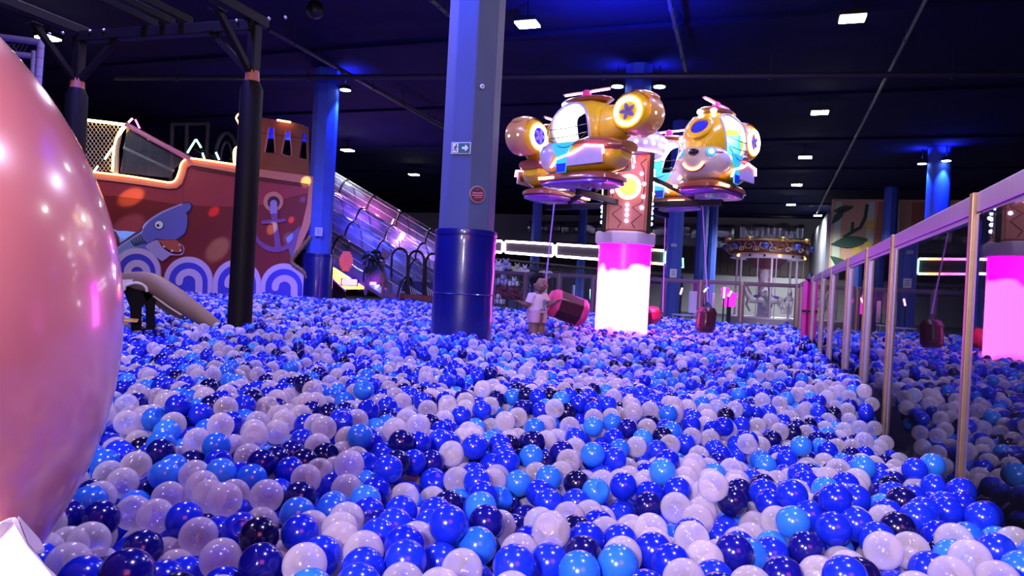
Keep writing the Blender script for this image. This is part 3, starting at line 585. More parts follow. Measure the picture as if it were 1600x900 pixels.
# ================================================================== child standing in the balls
def child():
    b = P(838, 513, 7.75); b.z = 0
    t = thing('person', 'small child with short dark hair in pale pink T-shirt standing in the balls', 'person', b)
    fwd = Vector((.68, -.733, 0)); lf = Vector((.733, .68, 0))                      # faces right, towards the viewer
    def q(f, l, z): return b+fwd*f+lf*l+Vector((0, 0, z))
    T_ = Matrix((fwd, lf, Vector((0, 0, 1)))).transposed()
    skin = M('warm brown skin', (.25, .125, .085), .5, var=.06); m = MB()
    hc = q(.02, 0, .885)
    m.ell(hc, (.083, .074, .088), T_, 20, 14).ell(q(.045, 0, .845), (.055, .056, .050), T_, 16, 10).ell(q(.104, 0, .872), (.014, .013, .013), T_, 10, 8)
    m.ell(q(.075, .03, .855), (.03, .028, .026), T_, 10, 8).ell(q(.075, -.03, .855), (.03, .028, .026), T_, 10, 8)
    for sg in (-1, 1): m.ell(q(.005, sg*.078, .875), (.016, .010, .024), T_, 10, 8)
    m.ell(q(.092, 0, .846), (.012, .020, .006), T_, 10, 6).ell(q(.094, 0, .836), (.011, .017, .006), T_, 10, 6)
    m.tube([q(0, 0, .82), q(-.004, 0, .74)], [.034, .040], 12)
    m.loft([[q(f*math.cos(a), l*math.sin(a), z) for a in [2*math.pi*k/20 for k in range(20)]] for f, l, z in ((.04, .05, .765), (.062, .098, .735), (.068, .098, .66), (.080, .094, .58), (.078, .098, .50), (.06, .085, .44))])
    for sg in (-1, 1): m.tube([q(0, sg*.048, .49), q(.012, sg*.05, .36), q(.008, sg*.052, .25), q(-.006, sg*.052, .12), q(0, sg*.052, .04)], [.058, .050, .042, .040, .030], 14).ell(q(.035, sg*.055, .025), (.07, .03, .025), T_, 12, 8)
    ra = [q(0, -.10, .735), b+Vector((-.088, -.06, .655)), b+Vector((-.150, -.09, .655)), b+Vector((-.182, -.10, .668))]
    la = [q(0, .10, .735), b+Vector((.105, .02, .655)), b+Vector((.165, -.03, .685)), b+Vector((.197, -.04, .700))]
    for arm in (ra, la):
        m.tube(smooth_path(arm, 5), [.034-.016*i/15 for i in range(16)], 12); m.ell(arm[0], .036, None, 12, 8)
        d = (arm[3]-arm[2]).normalized(); s_ = d.cross(Vector((0, 0, 1))).normalized(); up = s_.cross(d)
        w_ = arm[3]; m.ell(w_+d*.022, (.030, .022, .013), Matrix((d, s_, up)).transposed(), 12, 8)
        for k in range(4):
            o_ = (k-1.5)*.0125; L = (.030, .036, .034, .026)[k]
            m.tube([w_+d*.035+s_*o_, w_+d*(.040+L*.6)+s_*o_*1.25, w_+d*(.040+L)+s_*o_*1.35-up*.010], [.0068, .0062, .005], 8)
        m.tube([w_+d*.012+s_*.02, w_+d*.030+s_*.038+up*.004, w_+d*.050+s_*.042+up*.004], [.0075, .007, .0055], 8)
    o = m.build('body', skin, t); md = o.modifiers.new('r', 'REMESH'); md.mode = 'VOXEL'; md.voxel_size = .0045; md.use_smooth_shade = True
    sm = o.modifiers.new('s', 'SMOOTH'); sm.iterations = 3; sm.factor = .4
    hair = M('black curly hair', (.006, .004, .004), .75, bump=.4, sc=60, spec=.12); h = MB(); rr = random.Random(3)
    h.ell(q(-.016, 0, .912), (.090, .090, .086), T_, 20, 12)
    for k in range(60):
        a = rr.uniform(0, 2*math.pi); e = rr.uniform(-.25, 1.4); d = Vector((math.cos(a)*math.cos(e), math.sin(a)*math.cos(e), math.sin(e)))
        if d.x > .35 and d.z < .42: continue
        h.ell(q(-.012+d.x*.082, d.y*.080, .905+d.z*.082), rr.uniform(.016, .026), None, 8, 6)
    ho = h.build('hair', hair, t); md = ho.modifiers.new('r', 'REMESH'); md.mode = 'VOXEL'; md.voxel_size = .006; md.use_smooth_shade = True
    em = M('white of eye', (.6, .55, .55), .3); ep = M('dark eye', (.01, .008, .01), .2); lip = M('dark lip', (.22, .08, .08), .5)
    for sg in (-1, 1):
        e = MB().ell(q(.094, sg*.030, .888), (.006, .013, .008), T_, 12, 8).build('eye', em, t)
        MB().ell(q(.099, sg*.030, .888), (.004, .007, .007), T_, 10, 6).build('iris', ep, e)
        MB().tube([q(.094-.004*abs(i), sg*(.030+.010*i), .904-.002*abs(i)) for i in (-1, 0, 1)], .003, 6).build('eyebrow', hair, t)
    MB().ell(q(.104, 0, .841), (.005, .017, .004), T_, 10, 6).build('lips', lip, t)
    tee = M('pale pink cotton', (.72, .50, .48), .8, var=.06, sc=30, bump=.1); s = MB()
    rings = []
    for f, l, z in ((.046, .052, .772), (.066, .100, .748), (.082, .112, .70), (.084, .110, .67), (.090, .110, .62), (.098, .116, .575)):
        rings.append([q(f*math.cos(a)*(1+.02*math.sin(a*5)), l*math.sin(a), z+.004*math.sin(3*a)) for a in [2*math.pi*k/28 for k in range(28)]])
    s.loft(rings, False)
    for arm in (ra, la): ctr = q(0, 0, .725); pp = [arm[0].lerp(ctr, .45)+Vector((0, 0, .010)), arm[0]+Vector((0, 0, .004)), arm[0].lerp(arm[1], .35), arm[0].lerp(arm[1], .72)]; s.tube(pp, [.046, .050, .049, .053], 14)
    sh = s.build('t_shirt', tee, t); mdl = M('grey blue print', (.16, .20, .38), .7)
    def fr(l, z): f = .098*math.sqrt(max(0, 1-(l/.125)**2)); return q(f+.004, l, z)
    MB().prism([fr(-.020, .71), fr(.024, .715), fr(.028, .660), fr(-.014, .650)], fwd*.003).build('shirt_print', mdl, sh, False)
    MB().prism([fr(-.01, .650), fr(.006, .652), fr(.014, .61), fr(-.002, .60)], fwd*.003).build('shirt_print', mdl, sh, False)
    MB().prism([fr(-.05, .615), fr(.03, .605), fr(.025, .592), fr(-.045, .598)], fwd*.003).build('shirt_print', mdl, sh, False)
    pants = M('dusty pink shorts', (.60, .30, .34), .8, var=.15, sc=40, bump=.1)
    for sg in (-1, 1): MB().loft([[q(f0+rf_*math.cos(a), l0*sg+rl*math.sin(a), z) for a in [2*math.pi*k/20 for k in range(20)]] for f0, l0, rf_, rl, z in ((0, .046, .084, .060, .60), (0, .054, .092, .060, .55), (.006, .058, .082, .056, .49), (.010, .060, .080, .055, .465))]).build('shorts_leg', pants, t)
    MB().lathe([(1, 0), (1.03, .012), (1, .024)], q(0, 0, .575), 28, T_ @ Matrix.Diagonal((.092, .116, 1)), False).build('waistband', pants, t)
    return b
child_base = child()
# ================================================================== pirate ship facade
SD = 15.4                                                                          # distance of the facade
def sp(x, y, d=0): return P(x, y, SD-d)
hull_o = [(60, 261), (150, 269.5), (215, 277), (262, 285), (271, 284), (276, 279), (279, 268), (284, 255), (291, 249), (300, 248), (390, 262), (498, 277), (494, 318), (482, 358), (466, 392), (456, 411), (470, 430), (481, 450), (484, 492), (60, 492)]
ship = thing('pirate_ship_facade', 'brown red pirate ship front with shark, waves and glowing neon edges', 'play structure', Vector((sp(280, 470).x, SD, 0)))
def clipx(poly, x0, x1):
    for xx, sg in ((x0, 1), (x1, -1)):
        out = []
        for i in range(len(poly)):
            a = poly[i]; b = poly[(i+1) % len(poly)]; ia = (a[0]-xx)*sg >= 0; ib = (b[0]-xx)*sg >= 0
            if ia: out.append(a)
            if ia != ib: t = (xx-a[0])/(b[0]-a[0]); out.append((xx, a[1]+(b[1]-a[1])*t))
        poly = out
    return poly
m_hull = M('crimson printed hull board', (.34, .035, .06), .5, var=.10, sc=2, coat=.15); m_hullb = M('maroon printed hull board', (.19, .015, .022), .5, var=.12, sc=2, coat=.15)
m_trim = M('salmon printed gunwale', (.62, .22, .16), .5, var=.08); m_darkline = M('dark print line', (.12, .012, .02), .5)
m_lav = M('lavender print', (.60, .44, .70), .5, var=.04); m_wave = M('blue wave print', (.06, .05, .55), .5, var=.06); m_shark = M('blue violet shark print', (.14, .13, .50), .5, var=.06)
m_sharkl = M('pale lilac shark print', (.42, .34, .62), .5, var=.05); m_sharkm = M('mid blue shark print', (.20, .28, .58), .5); m_mouth = M('brick red mouth print', (.45, .09, .06), .5); m_outl = M('dark outline print', (.03, .02, .08), .5)
seams = [60, 179, 287, 437, 500]
for a, b in zip(seams, seams[1:]): MB().prism([sp(x, y) for x, y in clipx(hull_o, a+.12, b-.12)], Vector((0, .06, 0))).build('hull_panel', m_hull, ship, False)
def art(pts, mat, name, d=.012, th=.012, parent=None): return MB().prism([sp(x, y, d) for x, y in pts], Vector((0, th, 0))).build(name, mat, parent or ship, False)
def sm2(pts, n=6): return [(v.x, v.y) for v in smooth_path([(a, b, 0) for a, b in pts], n)]
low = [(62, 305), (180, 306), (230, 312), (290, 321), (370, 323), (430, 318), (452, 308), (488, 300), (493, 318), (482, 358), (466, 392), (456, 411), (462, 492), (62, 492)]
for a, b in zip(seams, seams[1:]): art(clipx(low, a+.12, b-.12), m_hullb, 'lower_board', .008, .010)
top = [(60, 261), (150, 269.5), (215, 277), (262, 285), (271, 284), (276, 279), (279, 268), (284, 255), (291, 249), (300, 248), (390, 262), (498, 277)]
inn = [(498, 290), (390, 274), (300, 258), (292, 262), (289, 274), (284, 287), (276, 294), (262, 295), (215, 288), (150, 280), (60, 271)]
art(top+inn, m_trim, 'gunwale', .03, .05)
art([(x, y+1) for x, y in [(300, 258), (390, 274), (498, 290)]]+[(498, 295), (390, 280), (302, 264)], m_darkline, 'gunwale_dark_line', .014)  # thin dark strip along the lower edge of the gunwale
art([(498, 277), (494, 318), (482, 358), (466, 392), (456, 411), (459, 384), (472, 352), (480, 318), (483, 280)], m_trim, 'bow_trim', .022, .03)
art([(447, 372), (470, 352), (462, 385), (455, 405)], M('dull violet print', (.16, .10, .26), .5), 'bow_patch', .026)
# rope along the lower bow, one lashing after the other
m_rope = M('brown bamboo rope', (.22, .12, .06), .6, var=.3, sc=30)
rp = smooth_path([sp(x, y, .06) for x, y in ((486, 369), (474, 384), (463, 397), (455, 408), (462, 416), (474, 424), (481, 436), (484, 450), (480, 467))], 2)
for i in range(len(rp)-1): MB().tube([rp[i], rp[i].lerp(rp[i+1], .5), rp[i].lerp(rp[i+1], .97)], [.040, .052, .040], 8).build('rope_segment', m_rope, ship)
# waves
def disc(cx, cy, r, a0=0, a1=360, n=36): return [(cx+r*math.cos(R(a0+(a1-a0)*k/n)), cy-r*math.sin(R(a0+(a1-a0)*k/n))) for k in range(n+1)]
for (cx, cy, r) in ((213, 425, 37.5), (294, 439, 38), (370, 443, 37.5), (443.5, 448, 36.5)):
    bot = 494
    art(disc(cx, cy, r, 0, 180)+[(cx-r-1, bot), (cx+r-1, bot)], m_lav, 'wave_board', .055, .04)
    art(disc(cx, cy+1, r*.79, 0, 180)+[(cx-r*.79-1, bot), (cx+r*.79-1, bot)], m_wave, 'wave_ring', .068, .012)
    ri, ro = r*.27, r*.56
    hook = disc(cx+1, cy+2, ro, 0, 166, 24)
    blob = disc(cx+1-(ri+ro)/2+.6, cy+1.5, (ro-ri)/2, 190, 345, 10)
    art(hook+blob+disc(cx+1, cy+2, ri, 150, 0, 18)+[(cx+1+ri-1, bot), (cx+1+ro-1, bot)], m_lav, 'wave_curl', .080, .012)
# shark
zz = lambda X, Y: (160+X/6.43, 290+Y/6.43)
art([zz(*p) for p in ((92, 430), (150, 455), (230, 455), (335, 468), (260, 520), (175, 585), (168, 520), (140, 470))], m_sharkm, 'shark_fin', .02)
shk = sm2([zz(*p) for p in ((60, 700), (105, 655), (200, 580), (385, 462), (410, 410), (470, 345), (600, 265), (720, 215), (810, 185), (870, 176), (889, 196), (878, 240), (835, 278), (852, 300), (846, 420), (820, 485))], 5)+[zz(*p) for p in ((740, 540), (640, 545), (545, 530), (430, 600), (500, 680), (420, 740), (60, 760))]
art(sm2([zz(*p) for p in ((60, 690), (105, 645), (200, 570), (378, 455), (402, 405), (465, 335), (600, 254), (720, 204), (810, 174), (872, 165), (900, 192), (888, 246), (850, 282), (862, 300), (856, 425), (828, 495))], 5)+[zz(750, 550), zz(500, 600), zz(60, 760)], m_outl, 'shark_outline', .024)
art(shk, m_shark, 'shark_body', .030)
art([zz(*p) for p in ((60, 705), (200, 590), (385, 470), (400, 520), (430, 600), (300, 640), (60, 780))], m_sharkm, 'shark_flank', .034)
for k in range(5): MB().tube([sp(*zz(290+k*22, 545-k*14), .05), sp(*zz(305+k*24, 580-k*10), .05), sp(*zz(345+k*24, 600-k*6), .05)], .012, 6).build('gill_line', m_outl, ship)
art(sm2([zz(*p) for p in ((800, 178), (740, 200), (600, 258), (468, 340), (405, 410), (388, 465), (200, 582), (105, 660))], 5)+[zz(*p) for p in ((120, 670), (215, 595), (398, 478), (420, 420), (480, 355), (606, 278), (745, 216), (805, 196))], m_sharkl, 'shark_back_stripe', .036)
art(sm2([zz(*p) for p in ((425, 608), (545, 545), (600, 620), (690, 680), (770, 690), (812, 660), (805, 610), (780, 575), (820, 620), (816, 670), (790, 698), (700, 700), (670, 705))], 3)+[zz(660, 720), zz(600, 760), zz(500, 690)], m_sharkl, 'shark_throat', .040)
art(sm2([zz(*p) for p in ((545, 535), (600, 545), (680, 548), (740, 545), (782, 590), (798, 640), (770, 668), (700, 662), (630, 620), (580, 570), (545, 535))], 4), m_mouth, 'shark_mouth', .046)
for p in ((610, 600, 635, 615, 608, 622), (690, 640, 718, 655, 690, 668), (765, 580, 790, 605, 768, 602), (775, 640, 798, 648, 776, 666)): art([zz(p[0], p[1]), zz(p[2], p[3]), zz(p[4], p[5])], m_white, 'shark_tooth', .056)
e = art(disc(*zz(568, 394), 7), m_outl, 'shark_eye', .044); art(disc(*zz(568, 394), 6.2), m_white, 'eye_white', .052, .012, e); art(disc(*zz(557, 400), 2.2), m_outl, 'pupil', .060, .012, e)
# anchor
m_anch = M('plum anchor print', (.20, .07, .22), .5); m_hole = M('dark hole print', (.05, .01, .03), .5)
art(disc(427, 315, 15.5), m_trim, 'anchor_ring', .03); art(disc(427.5, 316, 9.5), m_hole, 'ring_hole', .038)
art(disc(427.5, 318, 5.5)[:18]+[(422, 334), (433, 334)], M('grey violet print', (.34, .24, .48), .5), 'anchor_eye', .046)
art([(421, 325), (434, 325), (433, 343), (446, 341), (447, 346), (433, 348), (440, 389), (430, 390), (426, 349), (409, 350), (408, 345), (425, 343)], m_anch, 'anchor_shank', .034)
art(disc(431, 358, 36, 205, 335, 20)+disc(431, 352, 34, 335, 205, 20), m_anch, 'anchor_fluke', .027)
# cabin with tapered window openings
from mathutils.geometry import tessellate_polygon
def holed(outer, holes, d, th, mat, name):
    loops = [[sp(x, y, d) for x, y in outer]]+[[sp(x, y, d) for x, y in h] for h in holes]
    flat = [v for l in loops for v in l]; tri = tessellate_polygon(loops); n = len(flat); m = MB(); m.v = flat+[v+Vector((0, th, 0)) for v in flat]
    m.f = [tuple(f) for f in tri]+[tuple(i+n for i in reversed(f)) for f in tri]; k = 0
    for l in loops:
        for i in range(len(l)): j = (i+1) % len(l); m.f.append((k+i, k+j, k+j+n, k+i+n))
        k += len(l)
    return m.build(name, mat, ship, False)
m_cabin = M('rust red cabin board', (.26, .075, .05), .55, var=.1, sc=3)
wins = [[(420, 199), (428, 199.6), (430, 239), (413.5, 238)], [(446.7, 204), (453.5, 204.7), (456, 243), (449, 244.5), (440, 240)], [(473, 208), (478, 208), (479, 249), (467, 246)]]
holed([(376, 182), (410, 184), (430, 187), (458, 191), (474, 195), (482, 200), (483, 283), (376, 268)], wins, -.35, .06, m_cabin, 'cabin_board')
MB().prism([sp(x, y, -.75) for x, y in ((400, 190), (482, 198), (482, 222), (400, 214))], Vector((0, .03, 0))).build('blue_light_board', M('blue window light board', (.02, .03, .45), .6, emit=(.0, .0, 0), es=0), ship, False)  # added blue board stands in for the blue-lit column seen through the windows
m_cyl_ = M('dark red window reveal', (.14, .03, .03), .6)
for w_ in wins[:2]:
    MB().tube([sp(x, y, -.33) for x, y in w_], .018, 6, True).build('window_frame', m_trim, ship)
art([(376, 203), (483, 216), (483, 217.5), (376, 204.5)], m_cyl_, 'cabin_board_line', -.34, .01)
# neon along the edges
def neon(name, px, d, r, mat, parent=ship, n=3): return MB().tube(smooth_path([sp(x, y, d) for x, y in px], n), r, 8).build(name, mat, parent)
neon('gunwale_neon', [(140, 268), (200, 275), (250, 283), (266, 285), (274, 281), (279, 270), (283, 256), (290, 249), (300, 247.5), (340, 253), (374, 258)], .06, .017, m_no, n=5)
neon('deck_neon', [(120, 186), (160, 190.5), (196, 195)], .02, .030, m_ny)
neon('deck_neon', [(196, 196), (187, 208), (180, 230), (177, 268)], .02, .040, m_ny, n=5)
neon('mast_neon', [(379, 177.5), (373, 178), (369, 184), (371.5, 190), (373, 194), (373.5, 225), (372, 228), (366, 234), (365, 245), (366, 255), (369, 257)], .05, .017, m_no, n=4)
neon('cabin_neon', [(433, 187.6), (454, 191)], -.25, .020, m_no)
art([(365, 234), (376, 226), (378, 258), (367, 257)], m_white, 'mast_foot', .0, .03)
# upper deck: net, clear panel, padded rails
MB().tube([sp(197, 194, .05), sp(245, 221, .05), sp(298, 249, .05)], .055, 10).build('padded_rail', M('pink padded rail', (.60, .20, .38), .5), ship)
MB().tube([sp(193, 231, -.2), sp(271, 267, -.2)], .035, 10).build('inner_rail', M('grey padded rail', (.35, .30, .36), .5), ship)
MB().tube([sp(187, 206, .0), sp(182, 232, .0), sp(181, 272, .0)], .055, 10).build('net_post', M('cream padded post', (.6, .5, .3), .5), ship)
MB().prism([sp(x, y, -.05) for x, y in ((198, 200), (292, 250), (274, 262), (266, 278), (188, 270))], Vector((0, .01, 0))).build('clear_panel', m_clearpanel, ship, False)
nb = MB(); m_net = M('pale net cord', (.42, .36, .40), .7)
nx0, nx1 = 110, 188
for k in range(-12, 24):
    for sg in (1, -1):
        pts = []
        for s_ in range(0, 41):
            y = 190+s_*2; x = nx0+k*6.2+sg*(y-190)*.72
            if nx0 <= x <= nx1-(y-190)*.08 and y < 190+(270-190) and y > 188+(x-120)*.1: pts.append(sp(x, y, -.02))
        if len(pts) > 1: nb.tube([pts[0], pts[-1]], .006, 4)
nb.build('net', m_net, ship)['kind'] = 'stuff'
# coloured party-light blobs thrown on the hull by real spots hanging from the ceiling
pl = thing('party_light', 'multi-lens party light hanging from the ceiling in front of the ship', 'lamp', Vector((-3.3, 11.2, CEIL-.35)))
MB().ell((-3.3, 11.2, CEIL-.35), .14, None, 18, 12).build('lens_ball', m_black, pl); MB().bar((-3.3, 11.2, CEIL-.25), (-3.3, 11.2, CEIL), .03).build('drop_rod', m_black, pl, False)
for (x, y, en, col, an) in ((205, 308, 620, (.75, .8, .1), 3.6), (334, 331, 260, (1, .12, .04), 2.2), (455, 344, 220, (1, .35, .03), 1.6), (473, 312, 340, (.05, .12, 1), 1.6), (478, 285, 300, (.6, .75, .1), 3.0), (425, 358, 320, (.6, .8, .1), 2.6), (340, 390, 420, (.2, .75, .55), 4.5), (200, 355, 320, (.35, .6, .9), 4.5), (450, 372, 260, (.1, .4, 1), 2.5)):
    s_ = Vector((-3.3, 11.2, CEIL-.35)); d = (sp(x, y)-s_).normalized()
    lamp('SPOT', s_+d*.16, en*9, col, .01, sp(x, y), an, .7)
# neon tubes standing behind the ship
for (a, b, mt, lab) in (((200, 192), (208, 184), m_np, 'short pink neon tube above the corner of the yellow deck frame'), ((211, 186), (219, 202), m_nm, 'short magenta neon tube beside the pink one above the deck'), ((292, 240), (307, 216), m_ng, 'green neon tube leaning behind the ship rail'), ((306, 217), (315, 232), m_ng, 'dim green neon tube meeting the leaning green one'), ((316, 238), (320, 250), m_nc, 'short teal neon tube behind the ship rail'), ((337, 237), (343, 251), m_nc, 'thin pale blue neon tube left of the padded pole'), ((163, 250), (177, 228), m_nc, 'cyan neon tube behind the deck net'), ((146, 269), (154, 258), m_nc, 'blue white neon tube low behind the deck net'), ((228, 213), (234, 219), m_nw, 'tiny white neon tube behind the clear deck panel'),
        ((611, 352), (616, 340), m_nw, 'white neon tube behind the top of the clear tunnels'), ((646, 345), (652, 352), m_ng, 'green neon tube beyond the tunnels next to the column')):
    D_ = 17.2 if a[0] < 500 else 28
    va, vb = P(*a, D_), P(*b, D_); t = thing('neon_tube', lab, 'neon tube', va.lerp(vb, .5), 'neon tubes behind the ship')
    MB().tube([va, vb], .022, 8).build('tube', mt, t)
    for e in (va, vb): MB().ell(e, .03, None, 8, 6).build('end_cap', m_black, t)
    e = min(va, vb, key=lambda v_: v_.z); MB().tube([e+Vector((0, .03, 0)), Vector((e.x, e.y+.03, 0))], .02, 6).build('stand', m_black, t)
# dark climbing frame behind the ship with a hooped tunnel
t = thing('climbing_frame', 'dark climbing frame with tall posts standing behind the ship rail', 'play structure', P(300, 300, 18.5))
for (a, b) in (((268, 194), (326, 193)), ((269, 194), (266, 300)), ((325, 193), (320, 300)), ((292, 193), (289, 300))): MB().tube([P(*a, 18.5), P(*b, 18.5)], .05, 8).build('post', M('dark grey padded post', (.05, .05, .07), .6) if 'dark grey padded post' not in bpy.data.materials else bpy.data.materials['dark grey padded post'], t)
MB().tube([P(354+18*math.cos(R(a)), 252-44*math.sin(R(a)), 18.6) for a in range(0, 181, 12)], .05, 8).build('hoop', bpy.data.materials['dark grey padded post'], t)
MB().tube([P(354+9*math.cos(R(a)), 252-30*math.sin(R(a)), 18.6) for a in range(0, 181, 12)], .03, 8).build('hoop', bpy.data.materials['dark grey padded post'], t)
# ================================================================== clear tunnel slides
SX = -PX                                                                           # up the slide
TD = Vector((-.943, .333, 0))
m_bed = M('pale blue slide bed', (.12, .13, .36), .4, var=.3, sc=2); m_hoop = M('black hoop', (.01, .01, .012), .45)
m_sbase = M('dark slide base', (.02, .02, .05), .6)
ords = ['front', 'second', 'third', 'rearmost']
L0 = Vector((-3.45, 19.3, 0))
for k in range(4):
    o0 = L0+AX*(1.02*k); sL = (-.75, -1.5, -2.2, -3.0)[k]; hw = .48
    def q(s_, u_, z): return o0+TD*s_+AX*u_+Vector((0, 0, z+max(0, .25+.55*(s_-sL))*1.0 if False else z+.12+.55*(s_-sL)*.9))
    t = thing('tunnel_slide', ords[k]+' clear tunnel slide with black hoops running down towards the balls', 'slide', o0, 'clear tunnel slides')
    s1 = sL+7.4
    MB().loft([[q(s_, hw*u_, z) for u_, z in ((-1, .0), (1, .0), (1, .10), (.85, .04), (-.85, .04), (-1, .10))] for s_ in (sL, s1)]).build('slide_bed', m_bed, t, False)
    prof = [(math.cos(R(a)), math.sin(R(a))) for a in range(0, 181, 9)]
    m = MB(); n = 40
    rings = [[q(sL+(s1-sL)*i/n, hw*c__, .10+.72*s__+.012*math.sin(i*2.4)) for c__, s__ in prof] for i in range(n+1)]
    b0 = len(m.v)
    for r_ in rings: m.v += r_
    w_ = len(prof)
    for i in range(n):
        for j in range(w_-1): m.f.append((i*w_+j, i*w_+j+1, (i+1)*w_+j+1, (i+1)*w_+j))
    m.build('clear_cover', m_vinyl, t)
    for i in range(8): s_ = sL+.06+i*1.03; MB().tube([q(s_, hw*1.02*c__, .10+.735*s__) for c__, s__ in prof], .030, 6).build('hoop', m_hoop, t)
    for j in (4, 7, 10, 13, 16): MB().tube([q(sL, hw*1.01*prof[j][0], .10+.728*prof[j][1]), q(s1, hw*1.01*prof[j][0], .10+.728*prof[j][1])], .007, 4).build('cover_seam', m_white, t)
lamp('SPOT', P(520, 300, 17.5)+Vector((0, 0, 1.4)), 900, (.03, .05, 1), .1, P(530, 462, 17.3), 80, .8)
for (x, y, D, en, col) in ((545, 430, 20.0, 26, (1, .55, .12)), (575, 400, 20.4, 24, (.2, .2, 1)), (548, 345, 20.9, 30, (.15, .12, 1)), (570, 320, 22.0, 16, (1, .2, .6)), (620, 375, 21.9, 16, (1, .35, .7)), (640, 390, 21.2, 24, (.5, .3, 1)), (520, 315, 22.0, 10, (.6, .2, 1)), (530, 420, 19.9, 34, (1, .5, .08)), (535, 440, 19.6, 20, (1, .05, .5)), (600, 430, 20.2, 20, (.2, .2, 1))):
    lamp('POINT', P(x, y, D), en*3.2, col, .06)
t = thing('slide_lamp', 'magenta glowing lamp box at the foot of the front tunnel slide', 'lamp', P(546, 441, 18.9))
MB().box(P(546, 441, 18.9), (.42, .10, .16), PX, AX).build('lit_face', m_nm, t, False, bevel=.02); MB().box(P(546, 441, 19.0), (.46, .12, .20), PX, AX).build('housing', m_black, t, False)
t = thing('slide_lamp', 'warm white lamp box under the front tunnel slide by the column', 'lamp', P(508, 402, 19.3))
MB().box(P(508, 402, 19.3), (.22, .08, .12), PX, AX).build('lit_face', m_ny, t, False, bevel=.02); MB().box(P(508, 402, 19.4), (.26, .10, .16), PX, AX).build('housing', m_black, t, False)
t = thing('slide_stringer', 'white edged black sloping board under the front tunnel slide', 'board', P(520, 440, 18.7))
MB().prism([P(x, y, 18.7) for x, y in ((496, 416), (540, 456), (540, 470), (496, 470))], Vector((0, .05, 0))).build('board', m_black, t, False)
MB().tube([P(498, 416, 18.66), P(540, 455, 18.66)], .02).build('edge', m_white, t)
t = thing('straw_board', 'yellow lit straw patterned board inside the front tunnel slide', 'board', P(525, 425, 20.2))
MB().prism([P(x, y, 20.2) for x, y in ((500, 386), (520, 394), (570, 430), (570, 452), (500, 452))], Vector((0, .04, 0))).build('panel', M('straw print', (.40, .24, .04), .6, var=1.0, sc=9, streak=(3, 1, .6)), t, False)
lamp('POINT', P(516, 408, 19.9), 22, (1, .7, .2), .05); lamp('POINT', P(553, 430, 19.8), 22, (1, .05, .5), .05); lamp('POINT', P(440, 215, 15.85), 30, (.05, .08, 1), .05)  # last lamp is added to light the blue board behind the cabin windows
q = P(541, 407, 19.2); t = thing('lit_pineapple', 'tall pinkish pineapple shaped lamp inside the front tunnel', 'lamp', q)
m_pin = M('pink pineapple skin', (.45, .10, .16), .5, emit=(1, .15, .25), es=.25, var=.5, sc=20)
for k in range(7):
    for j in range(9):
        a = 2*math.pi*(j+.5*(k % 2))/9; rr = .15*math.sin(math.pi*(k+1.2)/8.6)
        MB().ell(q+Vector((rr*math.cos(a), rr*math.sin(a), -.25+k*.075)), (.045, .045, .045), None, 6, 5).build('scale', m_pin, t)
for j in range(7): a = 2*math.pi*j/7; MB().tube([q+Vector((0, 0, .27)), q+Vector((.05*math.cos(a), .05*math.sin(a), .38)), q+Vector((.12*math.cos(a), .12*math.sin(a), .44))], [.02, .018, .004], 5).build('crown_leaf', m_mgr, t)
# arched barrier at the slide exits
AD = 18.9
t = thing('arched_barrier', 'low barrier of black arches on a red beam at the slide exits', 'barrier', P(650, 465, AD))
def ap(x, y, d=0): return P(x, y, AD-d)
for (xc, yb, yt, hw) in ((624.5, 458, 388, 12.5), (650.5, 460, 392, 12.0), (677, 462, 396, 11.5)):
    pts = [ap(xc-hw-1, yb)]+[ap(xc+hw*math.cos(R(180-a)), yt+hw*1.25-hw*1.25*math.sin(R(a))) for a in range(0, 181, 12)]+[ap(xc+hw-1, yb)]
    MB().tube(pts, .034, 8).build('arch', m_hoop, t)
    for k in range(6): MB().tube([ap(xc-hw+2+k*3, yb-14+k*2.2, -.05), ap(xc-hw+4+k*3.4, yb, -.05)], .010, 5).build('net_cord', m_white, t)
MB().prism([ap(x, y) for x, y in ((606, 457), (690, 464), (690, 471), (606, 465))], Vector((0, .10, 0))).build('beam', M('dark red beam', (.20, .025, .03), .5), t, False)
MB().prism([ap(x, y, -.4) for x, y in ((606, 437), (690, 442), (690, 466), (606, 460))], Vector((0, .04, 0))).build('back_board', M('dark blue board', (.02, .02, .16), .6), t, False)
# palm hut marker left of it
t = thing('palm_totem', 'dark leafy palm top on two slim posts with a small tilted board', 'decoration', P(590, 465, 18.6))
for (a, b) in (((575, 392), (571, 462)), ((600, 392), (598, 463))):
    for k in range(5): MB().tube([P(a[0]+(b[0]-a[0])*k/5, a[1]+(b[1]-a[1])*k/5, 18.6), P(a[0]+(b[0]-a[0])*(k+.94)/5, a[1]+(b[1]-a[1])*(k+.94)/5, 18.6)], [.042, .036], 8).build('post_segment', m_rope if a[0] > 590 else M('violet bamboo', (.14, .10, .28), .6) if 'violet bamboo' not in bpy.data.materials else bpy.data.materials['violet bamboo'], t)
rr = random.Random(5); m_leafd = M('black green palm leaf', (.008, .012, .010), .6)
for k in range(26):
    a = rr.uniform(0, 2*math.pi); e = rr.uniform(-1.0, .8); L = rr.uniform(.22, .40); c_ = P(582+rr.uniform(-6, 10), 403+rr.uniform(-8, 12), 18.55)
    d = Vector((math.cos(a)*math.cos(e), math.sin(a)*math.cos(e)*.5, math.sin(e))); s_ = d.cross(Vector((.2, 1, .1))).normalized()
    MB().add([c_, c_+d*L*.5+s_*.07, c_+d*L+Vector((0, 0, -.05)), c_+d*L*.5-s_*.07, c_+d*L*.5+Vector((0, -.03, .02))], [(0, 1, 4), (1, 2, 4), (2, 3, 4), (3, 0, 4)]).build('palm_leaf', m_leafd, t, False, solid=.012)
